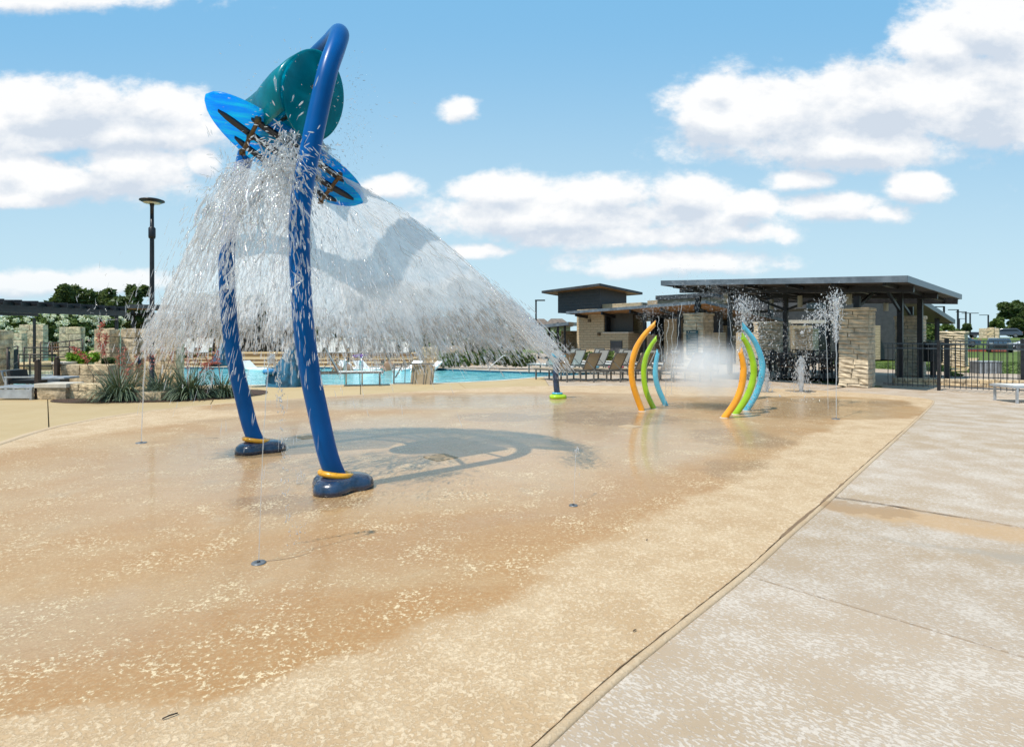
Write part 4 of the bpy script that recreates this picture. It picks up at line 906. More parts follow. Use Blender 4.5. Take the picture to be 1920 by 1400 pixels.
# handrails
def handrail(px, Y, label):
    q = D(px, 632, Y); t_ = thing('pool_handrail', label, 'handrail', (q.x, q.y, 0), 0, 'chrome handrails at the near pool edge')
    MB().tube(smooth_curve([(0, 0, 0), (0, 0, .55), (-.04, .08, .78), (-.10, .25, .80), (-.20, .5, .6), (-.24, .65, .1), (-.24, .7, -.09)], 5), .024, 10).build('rail', M['steel'], t_)
    MB().lathe([(.05, 0), (.05, .015), (.03, .02)], 12).build('base_plate', M['steel'], t_)
handrail(649, 17.15, 'left chrome handrail at the near pool edge behind the lone lounger'); handrail(679, 17.2, 'right chrome handrail at the near pool edge behind the lone lounger')
q = D(925, 690, 25.6); tag(MB().tube([(-.3, 0, -.05), (.0, 0, .25), (.45, 0, .62), (.6, 0, .62)], .02, 8).build('pool_handrail', M['white'], None, (q.x, q.y, 0)), 'slanting white handrail in front of the grasses across the pool', 'handrail')
# covered pool lifts
def cover(x, y, H, W, label, lump=True, seed=1, z0=0.):
    t_ = thing('pool_lift', label, 'pool lift', (x, y, z0)); mb = MB(); n_ = 56; m_ = 22; V = []
    for i in range(m_):
        v = i/(m_-1)
        for k in range(n_):
            a = 2*math.pi*k/n_; fold = 1+.07*math.sin(a*7+seed)*(1-v)+.05*math.sin(a*13+2*v*3)
            rx = W*.5*((1-v)**.95*.96+.03)*fold*(1+.10*math.sin(v*5)); ry = .42*((1-v)**.8*.9+.05)*fold
            cx = W*.20*v**.7
            z = H*v-(.02 if v == 0 else 0)+.02*math.sin(a*5)*(1-v)
            if lump:
                g = max(0, -math.cos(a))**2*math.exp(-((v-.22)/.2)**2); rx *= 1+.42*g
            V.append((cx+rx*math.cos(a), ry*math.sin(a), z))
    mb.add(V, [(i*n_+k, i*n_+(k+1) % n_, (i+1)*n_+(k+1) % n_, (i+1)*n_+k) for i in range(m_-1) for k in range(n_)]+[tuple((m_-1)*n_+k for k in range(n_))], True)
    mb.build('cover', M['cover'], t_)
    if lump:
        MB().lathe([(.02, -.02), (.16, 0), (.2, .06), (.15, .13), (.02, .16)], 18, (-W*.40, -.22, .38)).build('seat_cushion', pm('bright_blue', (.02, .22, .45), .5), t_)
    MB().lathe([(.25, 0), (.25, .03), (.1, .035)], 16, (.05, 0, -.0)).build('base', M['rubber'], t_)
    return t_
cover(D(537, 632, 16.7).x, 16.75, 1.58, 1.05, 'pool lift under a peaked dark blue cover at the near pool edge', True, 1)
cover(D(410, 632, 28.3).x, 28.35, 1.26, .95, 'smaller pool lift under a blue cover at the far pool edge', False, 4, .02)
# ================================================================ lamp post
q = D(285, 632, 15.0); lp_ = thing('lamp_post', 'tall black lamp post with a flat round head left of the spray', 'street lamp', (q.x, q.y, 0))
MB().lathe([(.11, 0), (.11, .25), (.062, .3), (.058, 2.2), (.052, 4.2), (.045, 4.7)], 16).build('pole', M['dark_metal'], lp_)
MB().lathe([(.075, 4.05), (.085, 4.1), (.085, 4.32), (.05, 4.36)], 16).build('sensor_box', M['dark_metal'], lp_)
MB().lathe([(.045, 4.6), (.045, 4.88), (.06, 4.98)], 14).build('neck', M['dark_metal'], lp_)
hd = MB().lathe([(.02, 4.98), (.22, 5.0), (.295, 5.035), (.29, 5.06), (.2, 5.09), (.02, 5.105)], 30).build('lamp_head', M['dark_metal'], lp_)
MB().lathe([(.05, 4.975), (.2, 4.995), (.2, 4.98), (.05, 4.97)], 24).build('lens', pm('lens', (.75, .68, .5), .4), hd)
def street(px, pyb, pyt, Y, w_, label, arm=1, z0=None, dbl=False):
    b_ = D(px, pyb, Y); t0 = D(px, pyt, Y); h = t0.z-b_.z; r = w_/2/FOC*Y; a = arm
    t_ = thing('street_lamp', label, 'street lamp', b_, 0, 'car park lamp posts'); MB().box((0, 0, h/2), (2*r, 2*r, h)).build('pole', M['dark_metal'], t_)
    for s_ in ((-1, 1) if dbl else (a,)): MB().box((s_*abs(arm)*.55, 0, h-.05), (abs(arm)*1.1, .3, .10)).build('lamp_head', M['dark_metal'], t_)
street(1005, 640, 562, 50, 3, 'black lamp post left of the pool house above the spray', .8)
street(1770, 640, 574, 60, 2.4, 'car park lamp post just right of the lower pavilion roof', -1.1); street(1796, 630, 580, 78, 2.4, 'car park lamp post above the black pickup, leftmost of a close trio', -1.1)
street(1811, 628, 584, 88, 2.0, 'car park lamp post rising behind the round clipped tree', -1.2); street(1819, 628, 586.5, 95, 1.8, 'double-armed car park lamp post right of the round clipped tree', 1.2, None, True)
street(1853, 622, 590, 110, 1.8, 'farthest car park lamp post left of the bushy tree', -1.3); street(1799, 626, 597, 120, 1.2, 'thin distant lamp post just right of the trio', 1.)
# ================================================================ left side walls and rails
wall((-10.95, 16.9), (-9.85, 16.9), .45, 1.70, 'tall limestone wall with a small blue plaque, left of the lamp post', course=.23, bl=.55)
wall((-11.9, 16.4), (-11.45, 16.4), .45, 1.68, 'narrow limestone pier joined to the plaque wall', course=.25, bl=.5)
wall((-11.4, 16.75), (-10.95, 16.75), .4, 1.70, 'limestone wall strip between the narrow pier and the plaque wall', course=.25, bl=.5)
q = D(254, 677, 16.6); tag(MB().box((0, 0, 0), (.24, .02, .2)).build('plaque', pm('plaque_blue', (.035, .07, .13), .4), None, (q.x, 16.655, q.z), 0, .004), 'small dark blue plaque on the tall limestone wall', 'plaque')
wall((D(109, 0, 14.9).x, 14.9), (D(214, 0, 14.9).x, 14.9), .4, .74, 'long low limestone planter wall holding a bright green bush', course=.25, bl=.75, cap=.0)
tag(MB().box((0, 0, 0), (.34, .46, .06)).build('cap_stone', M['cap'], None, (D(121, 0, 14.9).x, 14.9, .775), 0, .01), 'pale cap stone on the left end of the low planter wall', 'cap stone')
wall((D(78, 0, 13.35).x, 13.45), (D(133, 0, 13.35).x, 13.45), .5, .27, 'low limestone bench block with a thick pale cap at the deck', course=.27, bl=.5, cap=.10)
wall((D(133, 0, 13.4).x+.02, 13.5), (D(196, 0, 13.0).x, 13.3), .4, .36, 'low limestone planter wall behind the left yucca', course=.18, bl=.4, mat='limestone')
wall((D(259, 0, 12.95).x, 13.05), (D(306, 0, 12.95).x, 13.05), .35, .20, 'pale stone edging block between the two yuccas', course=.2, bl=.6)
t_ = thing('stone_table', 'pale flat topped table with a round hole behind the bench block', 'table', (D(110, 0, 14.0).x, 14.0, 0)); MB().box((0, 0, .46), (.66, .5, .05)).build('tabletop', M['frame_light'], t_, bevel=.01); MB().lathe([(.07, 0), (.07, .003)], 16, (.02, .02, .486)).build('hole_shade', M['rubber'], t_); MB().box((0, 0, .22), (.3, .3, .43)).build('pedestal', M['grey_metal'], t_)  # flat black disc on the solid top paints the shade of a round hole
wall((-14.7, 15.8), (D(12, 0, 15.8).x, 15.8), .5, 1.64, 'limestone wall end cut off by the left picture edge', course=.25, bl=.6)
# mulch bed
bed = smooth_curve([(-10.6, 13.2, 0), (-10.0, 12.55, 0), (-9.0, 12.5, 0), (-7.6, 12.75, 0), (-6.7, 13.4, 0), (-6.3, 14.2, 0), (-6.45, 15.0, 0), (-7.0, 15.6, 0), (-8.5, 15.7, 0), (-10.8, 15.4, 0)], 5, True)
tag(MB().add([(p.x, p.y, .012+.0*i) for i, p in enumerate(bed)]+[(-8.4, 14, .07)], [(i, (i+1) % len(bed), len(bed)) for i in range(len(bed))], True).build('mulch_bed', M['mulch']), 'dark mulch bed round the yuccas', 'flower bed', kind='structure')
def railing(P, H, label, z0=0., n_mid=1, sp=None, name='handrail', cat='handrail'):
    t_ = thing(name, label, cat, P[0]); o = Vector(P[0])
    P = [Vector(p)-o for p in P]
    for k in range(n_mid+1):
        h = H*(1-k/(n_mid+1)*.9); MB().tube([p+Vector((0, 0, h)) for p in P], .022, 8).build('rail', M['rail_brown'], t_)
    for p in P: MB().tube([p, p+Vector((0, 0, H))], .022, 8).build('post', M['rail_brown'], t_)
    if sp:
        pk = MB().box((0, 0, H*.5), (.016, .016, H*.85)).mesh('baluster'); pk.materials.append(M['black_metal'])
        for a, b in zip(P, P[1:]):
            m_ = int((b-a).length/sp)
            for k in range(1, m_): inst('baluster', pk, t_, Matrix.Translation(a+(b-a)*k/m_))
    return t_
M['rail_brown'] = pm('rail_brown', (.05, .032, .024), .5, .3)
for (px, yt, yb, Y, lb) in ((71, 673, 748, 13.35, 'dark flat guard post with a rounded top beside the bench block'), (107, 668, 710, 14.6, 'dark guard post at the left end of the low planter wall')):
    b_ = D(px, yb, Y); h = D(px, yt, Y).z; MBt = MB().box((0, 0, h/2-.03), (.085, .10, h-.06)); MBt.lathe([(.045, h-.08), (.045, h-.03), (.03, h)], 12); tag(MBt.build('guard_post', M['rail_brown'], None, (b_.x, Y, 0)), lb, 'post')
railing([(*D(14, 0, 15.2).xy, 0), (*D(33, 0, 19.0).xy, 0)], 1.15, 'black balustered railing running back from the left wall end', sp=.13, name='black_railing', cat='railing')
railing([D(35, 712, 18.0), D(56, 712, 18.0), D(104, 712, 18.0)], .80, 'brown pipe handrail across the lower ramp landing')
railing([D(45, 692, 20.5), D(98, 692, 20.5), D(140, 690, 20.5)], .78, 'brown pipe handrail at the step with the stone riser')
railing([D(76, 678, 23.5), D(97, 680, 23.5), D(130, 676, 23.5), D(155, 672, 23.5)], .80, 'brown pipe handrail high on the ramp in front of the far walls')
railing([D(181, 676, 24), D(205, 676, 24)], .75, 'short brown handrail behind the salvia spikes')
MB_ = MB().box((0, 0, 0), (2.2, 2.4, .10)); tag(MB_.build('ramp', M['deck_tan'], None, (D(72, 0, 21.5).x, 21.6, .12)), 'tan concrete ramp landing on the left', kind='structure')
wall((D(47, 0, 20.4).x, 20.4), (D(104, 0, 20.4).x, 20.4), .3, .26, 'short stone riser under the ramp railing', course=.26, bl=.22)
tag(MB().box((0, 0, 0), (2.0, 3, .3)).build('ramp', M['deck_tan'], None, (D(77, 0, 22.5).x, 22.6, .3)), 'upper tan concrete landing on the left', kind='structure')
tag(MB().box((0, 0, 0), (30, 22, .3)).build('lawn', M['grass'], None, (-34, 37, .25)), 'lawn behind the left stone walls', kind='structure')
wall((D(41, 0, 25).x, 25), (D(86, 0, 25).x, 25), .3, 2.0, 'largest square limestone wall panel among the far left walls', course=.3, bl=.6)
wall((D(31, 0, 24.4).x, 24.3), (D(50, 0, 24.4).x, 24.3), .3, 1.62, 'mid height limestone wall stepping down left of the square panel', course=.3, bl=.6)
wall((D(21, 0, 23.6).x, 23.6), (D(47, 0, 23.6).x, 23.6), .3, 1.28, 'lowest limestone wall of the stepped group on the left', course=.3, bl=.6)
wall((D(115, 0, 27).x, 27), (D(156, 0, 27).x, 27), .3, 1.93, 'separate limestone wall panel behind the pipe handrail', course=.3, bl=.6)
wall((D(180, 0, 24).x, 24.2), (D(218, 0, 24).x, 24.2), .3, 1.82, 'limestone wall panel just left of the plaque wall', course=.3, bl=.6)
for px in (303, 367, 405): wall((D(px, 0, 39).x, 39), (D(px+20, 0, 39).x, 39), .6, 1.75, {303: 'tall stone pier behind the left terrace loungers, nearest the lamp post', 367: 'tall stone pier behind the left terrace loungers, in the middle', 405: 'tall stone pier behind the left terrace, beside the far blue pole'}[px], course=.4, bl=.7, z0=.46)
t_ = thing('park_bench', 'slatted wooden bench between the far left stone walls', 'bench', (D(96, 0, 29).x, 29, .4))
for k in range(9): MB().box((-.48+k*.12, .2, .55), (.06, .03, .5)).build('slat', M['wood'], t_)
MB().box((0, 0, .4), (1.1, .45, .05)).build('seat', M['wood'], t_)
for x in (-.5, .5): MB().box((x, 0, .2), (.06, .4, .4)).build('leg', M['wood'], t_)
for k, (x, y, lb) in enumerate(((D(43, 0, 14.6).x, 14.9, 'white framed patio armchair with dark cushion left of the guard post'),)):
    t_ = thing('armchair', lb, 'chair', (x, y, 0), .1)
    MB().box((0, 0, .30), (.78, .66, .09)).build('cushion', M['rubber'], t_, bevel=.02); MB().box((-.36, 0, .45), (.10, .6, .30), Matrix.Rotation(-.2, 3, 'Y')).build('back_cushion', M['rubber'], t_, bevel=.02)
    for sy in (-1, 1):
        f = MB(); f.bar((-.42, sy*.36, .43), (.40, sy*.36, .43), .06, .035); f.bar((-.42, sy*.36, .22), (.40, sy*.36, .22), .04, .035); f.build('armrest', M['frame_light'], t_)
        for x_ in (-.38, .38): MB().bar((x_, sy*.36, 0), (x_, sy*.36, .43), .05, .05).build('leg', M['frame_light'], t_)
    f = MB(); [f.bar((-.46, -.3+j*.15, .3), (-.54, -.3+j*.15, .58), .04, .02) for j in range(5)]; f.bar((-.55, -.36, .58), (-.55, .36, .58), .04, .04); f.build('backrest', M['frame_light'], t_)
t_ = thing('coffee_table', 'low pale slatted table cut by the left picture edge', 'table', (D(8, 0, 13.0).x, 13.5, 0), .0)
for k in range(6): MB().box((0, -.3+k*.12, .28), (1.0, .09, .03)).build('slat', M['frame_light'], t_)
MB().box((0, -.36, .14), (1.04, .03, .2)).build('apron', M['frame_light'], t_)
for sx in (-1, 1):
    for sy in (-1, 1): MB().box((sx*.48, sy*.33, .13), (.06, .06, .26)).build('leg', M['frame_light'], t_)
# pergola
pg = thing('pergola', 'long black steel pergola beam with rafter ends running from the left edge', 'pergola', (-14.6, 16, 0))
a = D(-60, 561, 15.5); b_ = D(235, 578, 23); o = Vector((-14.6, 16, 0))
MB().bar(a-o-Vector((0, 0, .10)), b_-o-Vector((0, 0, .10)), .10, .20).build('beam', M['black_metal'], pg); MB().bar(a-o-Vector((-.0, 0, .26)), b_-o-Vector((-.0, 0, .26)), .16, .12).build('beam', M['black_metal'], pg)
off = Vector((-3.4, -.2, 0)); MB().bar(a-o-Vector((0, 0, .2))+off, b_-o-Vector((0, 0, .2))+off, .10, .26).build('beam', M['black_metal'], pg)
for k in range(11):
    p = a+(b_-a)*((k+.35)/11); MB().bar(p-o+Vector((.25, 0, -.02)), p-o+off+Vector((-.2, 0, -.02)), .05, .16).build('rafter', M['black_metal'], pg)
for f_ in (.93,): p = a+(b_-a)*f_; MB().box((p.x-o.x-.1, p.y-o.y+.08, 1.17), (.09, .09, 2.34)).build('post', M['black_metal'], pg)
for f_ in (.98,): p = a+(b_-a)*f_+off; MB().box((p.x-o.x, p.y-o.y, 1.1), (.07, .07, 2.2)).build('post', M['black_metal'], pg)
# far shade structure seen through the water
sh = thing('shade_structure', 'long flat dark shade roof on many thin posts beyond the pool', 'shade structure', (-20, 39, .46))
o = Vector((-20, 39, .46)); Q = [D(238, 571, 38), D(612, 577, 38), D(600, 581, 44), D(236, 575, 44)]; Q = [v-o for v in Q]
roof_slab(sh, Q, .28, .02, M['roof_dark'], M['roof_dark'], M['soffit'])
for px in (250, 285, 322, 352, 380, 400, 463, 482, 509, 531, 560, 590): q = D(px, 632, 38.4)-o; MB().box((q.x, q.y, 1.4), (.15, .15, 2.8)).build('post', M['black_metal'], sh)
for k in range(14): q = D(250+k*26, 632, 38)-o; MB().box((q.x, q.y+2.2, 2.52), (.07, 5, .18)).build('rafter', M['black_metal'], sh)
t_ = thing('wooden_fence', 'brown board fence beyond the far terrace', 'fence', (D(505, 0, 41).x, 41, .46))
for k in range(34): MB().box((-2.4+k*.145, 0, .75+.01*(k % 3)), (.135, .03, 1.5)).build('board', M['fence_wood'], t_)
MB().box((0, .04, 1.3), (4.9, .04, .1)).build('rail', M['fence_wood'], t_)
wall((D(560, 0, 42).x, 42.3), (D(760, 0, 42).x, 42.3), .5, 1.1, 'long low limestone wall beyond the right terrace loungers', course=.28, bl=.8, z0=.3)
# boulder wall near the grasses
wall((D(786, 0, 28.5).x, 28.5), (D(822, 0, 28.5).x, 28.5), .8, .95, 'rough square stone block wall left of the tall grasses', course=.32, bl=.5)
wall((D(830, 0, 30).x, 30), (D(870, 0, 30).x, 30), .4, 1.0, 'pale stone wall half hidden in the bushes across the pool', course=.3, bl=.6)
# distant houses (roof shapes over walls)
def house(px0, px1, pye, pyr, Y, label, zw=0.):
    a = D(px0, pye, Y); b_ = D(px1, pye, Y); rz_ = D(px0, pyr, Y).z; W = b_.x-a.x; t_ = thing('house', label, 'house', (a.x, Y, 0)); h = a.z; dd = 10
    MB().box((W/2, dd/2, h/2), (W-1, dd-1, h)).build('wall', M['tan_wall'], t_)
    r_ = min(W*.3, 4.5)
    MB().add([(0, 0, h), (W, 0, h), (W, dd, h), (0, dd, h), (r_, dd/2, rz_), (W-r_, dd/2, rz_)], [(0, 1, 5, 4), (1, 2, 5), (2, 3, 4, 5), (3, 0, 4), (3, 2, 1, 0)]).build('roof', M['shingle'], t_)
    for k in range(int(W//4)): MB().box((2+k*4, .48, h*.62), (1.2, .08, 1.3)).build('window', M['glass_dark'], t_)
house(983, 1040, 613, 596, 110, 'distant house with a brown hipped roof left of the pool house'); house(1020, 1075, 612, 595.5, 105, 'distant brown roofed house touching the pool house wall')
house(448, 500, 622, 603, 80, 'distant house with a brown gable seen under the shade roof'); house(486, 560, 626, 602, 84, 'distant wide brown roof behind the board fence')
house(150, 240, 640, 620, 90, 'distant house hidden behind the left trees')
# gate house wall on the hill
wall((D(1836, 0, 100).x, 100), (D(1856, 0, 100).x, 98), 1, 2.0, 'stone sign wall on the hill, lit left part', course=.7, bl=1.6, z0=1.0, mat='limestone_pale')
wall((D(1857, 0, 98).x, 98), (D(1888, 0, 98).x, 101), 1, 2.1, 'stone sign wall on the hill, long right part', course=.7, bl=1.6, z0=1.0)
# ================================================================ plants
def leaves(name, centers, size, mat, parent, asp=1.8, flat=0., drop=0.):
    n_ = len(centers); c = np.asarray(centers); ax = rng.normal(size=(n_, 3)); ax[:, 2] *= .6; ax /= np.linalg.norm(ax, axis=1)[:, None]
    b = rng.normal(size=(n_, 3)); b -= ax*(b*ax).sum(1)[:, None]; b /= np.linalg.norm(b, axis=1)[:, None]
    s_ = size*rng.uniform(.6, 1.4, n_)[:, None]
    V = np.stack([c-ax*s_*asp*.5, c+b*s_*.5, c+ax*s_*asp*.5, c-b*s_*.5], 1).reshape(-1, 3)
    F = np.arange(4*n_).reshape(-1, 4); me = npmesh(name, V, F); me.materials.append(M[mat])
    o = bpy.data.objects.new(name, me); COL.objects.link(o); o.parent = parent; CH.setdefault(parent, []).append(o); return o
def clump_points(n_, cs, shell=.55):
    """points in a cloud of balls: cs = (x,y,z,rx,ry,rz)"""
    cs = np.asarray(cs, float); w_ = cs[:, 3]*cs[:, 4]*cs[:, 5]; w_ = w_**.75; idx = rng.choice(len(cs), n_, p=w_/w_.sum()); d = rng.normal(size=(n_, 3)); d /= np.linalg.norm(d, axis=1)[:, None]
    r = (shell+(1-shell)*rng.random(n_)**.6)[:, None]
    return cs[idx, :3]+d*r*cs[idx, 3:6]*rng.uniform(.85, 1.12, (n_, 1))
def tree(x, y, z0, H, W, label, mat='leaf_oak', n_=6000, leaf=.22, trunk=.3, name='tree', cat='tree', group=None, nb=26, crown_lo=.28, round_=False):
    t_ = thing(name, label, cat, (x, y, z0), 0, group); R = random.Random(hash(label) % 9999 if False else sum(map(ord, label)))
    cs = []
    for k in range(nb):
        a = R.uniform(0, 6.283); rr = math.sqrt(R.random())*(.72); zz = R.uniform(crown_lo, .88); e = math.sqrt(max(.05, 1-((zz-.55)/.5)**2))
        s_ = R.uniform(.16, .30)*(.8 if not round_ else .7); cs.append((math.cos(a)*rr*W/2*e, math.sin(a)*rr*W/2*e, zz*H, s_*W*.55, s_*W*.55, s_*H*.5))
    mb = MB(); th = H*(crown_lo+.1); P = smooth_curve([(0, 0, -.1), (W*.01, 0, th*.5), (-W*.01, .02, th)], 4); mb.tube(P, [W*.035*(1-.35*i/len(P)) for i in range(len(P))], 8)
    for c in cs[:9]:
        mb.tube(smooth_curve([P[-2], (c[0]*.4, c[1]*.4, th+(c[2]-th)*.45), (c[0], c[1], c[2])], 4), [W*.018, W*.016, W*.014, W*.012, W*.01, W*.008, W*.006, W*.005, W*.004], 6)
    mb.build('trunk', M['bark'], t_)
    leaves('crown', clump_points(n_, cs), leaf, mat, t_); return t_
def tpx(px, pyt, wpx, Y, label, z0=0., **k):
    q = D(px, pyt, Y); return tree(q.x, Y, z0, q.z-z0, wpx/FOC*Y, label, **k)
tpx(128, 529, 84, 50, 'dark oak with a rounded crown above the black pergola beam, leftmost', n_=6500, leaf=.30); tpx(182, 531, 80, 52, 'dark oak in the middle of the trio above the pergola beam', n_=6500, leaf=.30); tpx(240, 524, 100, 51, 'dark oak just left of the lamp post', n_=8000, leaf=.30)
tpx(372, 546, 70, 55, 'oak seen through the spray left of the far blue pole', n_=5000, leaf=.3); tpx(408, 548, 40, 58, 'thin oak crown just behind the far blue pole', n_=2500, leaf=.3); tpx(465, 544, 90, 55, 'oak seen through the spray between the two blue poles', n_=6000, leaf=.3)
for px, py, wd, Y, lb in ((625, 585, 70, 48, 'first dark tree behind the spray, right of the near blue pole'), (685, 592, 70, 47, 'second dark tree behind the spray'), (745, 596, 75, 46, 'third dark tree behind the spray'), (812, 585, 80, 45, 'dark tree behind the middle of the spray'), (868, 573, 90, 44, 'tallest dark tree behind the right part of the spray'), (920, 590, 70, 43, 'dark tree behind the right flank of the spray'), (965, 612, 60, 42, 'small dark tree behind the end of the spray')):
    tpx(px, py, wd, Y, lb, n_=4200, leaf=.26, crown_lo=.12)
def crape(px, pyt, wd, Y, lb):
    t_ = tpx(px, pyt, wd, Y, lb, n_=5200, leaf=.13, mat='leaf_mid', name='crape_myrtle', crown_lo=.2, group='white flowering trees behind the left walls')
    q = D(px, pyt, Y); H = q.z; W = wd/FOC*Y; cl = []
    for k in range(60):
        a = rng.uniform(0, 6.28); e = rng.uniform(.55, 1.0); z = H*rng.uniform(.35, 1.0); rr = W*.46*math.sqrt(max(.1, 1-((z/H-.55)/.52)**2)); cl.append((math.cos(a)*rr, math.sin(a)*rr, z, .17, .17, .14))
    leaves('blossom', clump_points(3600, cl, .1), .075, 'petal_white', t_, 1.2)
crape(22, 588, 90, 31, 'white flowering tree at the left picture edge'); crape(88, 584, 80, 32, 'white flowering tree above the big square wall panel'); crape(150, 586, 75, 32, 'white flowering tree above the separate wall panel'); crape(205, 590, 60, 33, 'white flowering tree behind the salvia spikes'); crape(340, 596, 90, 42, 'white flowering tree behind the terrace seen through the spray')
tpx(30, 590, 130, 60, 'broad green tree far behind the white blossoms', n_=4500, leaf=.35, mat='leaf_mid', crown_lo=.1)
tpx(120, 606, 120, 45, 'dark hedge-like tree behind the far left walls', n_=5000, leaf=.24, crown_lo=.05); tpx(250, 600, 110, 44, 'dark tree behind the plaque wall', n_=5000, leaf=.24, crown_lo=.05); tpx(330, 612, 120, 47, 'dark low tree behind the terrace piers', n_=4500, leaf=.24, crown_lo=.05)
tpx(438, 618, 60, 46, 'small tree behind the far blue pole', n_=2500, leaf=.2, crown_lo=.1, mat='leaf_mid')
# right side
tpx(1912, 562, 78, 128, 'large oak cut by the right picture edge', 1.2, n_=7000, leaf=.55, crown_lo=.1); tpx(1871, 592, 30, 126, 'small bushy tree left of the large oak on the hill', 1.3, n_=3000, leaf=.35, mat='leaf_mid', crown_lo=.15)
tpx(1811, 604, 21, 80, 'round clipped tree on a thin stem behind the pickup', 1.0, n_=2600, leaf=.16, mat='leaf_oak', crown_lo=.45, round_=True)
tpx(1752, 596, 60, 48, 'bright green tree under the lower pavilion roof', n_=4500, leaf=.22, mat='leaf_mid', crown_lo=.1); tpx(1782, 603, 45, 55, 'green tree right of the rear stone pillar', n_=3500, leaf=.24, mat='leaf_mid', crown_lo=.1)
tpx(1035, 618, 60, 60, 'pale green tree seen under the entrance canopy', n_=2500, leaf=.3, mat='leaf_mid', crown_lo=.05); tpx(1640, 605, 120, 70, 'green tree glimpsed through the pavilion', n_=3500, leaf=.4, mat='leaf_mid', crown_lo=.05)
for k, px in enumerate((1710, 1560, 1480, 1330, 1130)):
    tpx(px, 618, 60, 62+k*3, ['small tree behind the pavilion between the two right pillars', 'small tree far behind the pavilion centre', 'small tree far behind the pavilion left part', 'small tree hidden behind the mist', 'small tree behind the pool house'][k], n_=1600, leaf=.35, mat='leaf_mid', crown_lo=.05)
# bushes
def bush(px, py, wd, hpx, Y, label, mat='leaf_oak', n_=1600, leaf=.08, z0=0., cat='bush', name='bush', group=None):
    q = D(px, py, Y); W = wd/FOC*Y; H = hpx/FOC*Y; t_ = thing(name, label, cat, (q.x, Y, q.z), 0, group); cs = []
    R = random.Random(px)
    for k in range(14): cs.append((R.uniform(-.36, .36)*W, R.uniform(-.3, .3)*W*.7, R.uniform(.2, .72)*H, W*.2, W*.2, H*.27))
    mb = MB()
    for c in cs[:6]: mb.tube([(0, 0, 0), (c[0]*.6, c[1]*.6, c[2]*.6), c[:3]], .01, 5)
    mb.build('stem', M['bark'], t_); leaves('foliage', clump_points(n_, cs, .3), leaf, mat, t_); return t_
bush(157, 683, 48, 27, 15.3, 'bright green bush growing in the low planter', 'leaf_bright', 2600, .05); bush(203, 684, 24, 16, 15.6, 'dark green small bush beside the planter lamp pole', 'leaf_oak', 900, .05)
bush(345, 640, 40, 22, 41, 'yellow green shrub behind the terrace piers', 'leaf_bright', 1500, .12); bush(390, 641, 34, 20, 42, 'bright shrub with yellow blooms beyond the terrace', 'leaf_bright', 1400, .12)
for px, w_, h, lb, mt in ((845, 46, 34, 'bright upright grass clump at the left of the pool planting', 'leaf_mid'), (880, 40, 30, 'second green grass clump across the pool', 'leaf_mid'), (915, 44, 38, 'dark bush across the pool under the spray', 'leaf_oak'), (950, 44, 34, 'dark bush in the middle of the pool planting', 'leaf_oak'), (985, 40, 26, 'low dark bush at the right end of the pool planting', 'leaf_oak')):
    bush(px, 692-(6 if px > 860 else 2), w_, h, 26.6+(px-845)*-.004, lb, mt, 2200, .09)
for px in (700, 760, 830, 890, 935): bush(px, 668, 70, 40, 38, {700: 'dark shrub behind the right end of the terrace loungers', 760: 'dark shrub above the stone block wall', 830: 'dark shrub behind the grass clumps', 890: 'broad dark shrub behind the pool planting', 935: 'dark shrub near the end of the spray'}[px], 'leaf_oak', 2600, .16)
bush(675, 671, 30, 8, 32, 'purple flowering plants on the terrace edge', 'petal_purple', 700, .06, cat='flowers', name='flowers'); bush(395, 686, 30, 8, 27.9, 'dark pink flowers in front of the far pool lift', 'petal_red', 500, .05, cat='flowers', name='flowers')
for px, lb in ((1100, 'low shrub at the foot of the pool house wall behind the loungers'), (1140, 'second low shrub at the foot of the pool house wall'), (1215, 'tall grass clump beside the hatch door end')): bush(px, 676, 30, 18, 31, lb, 'leaf_mid', 900, .10)
bush(1790, 707, 26, 10, 21, 'low green plants behind the rear fence', 'leaf_mid', 500, .06)
bush(1645, 727, 16, 4, 16.6, 'small weeds at the foot of the near fence', 'leaf_mid', 200, .03)
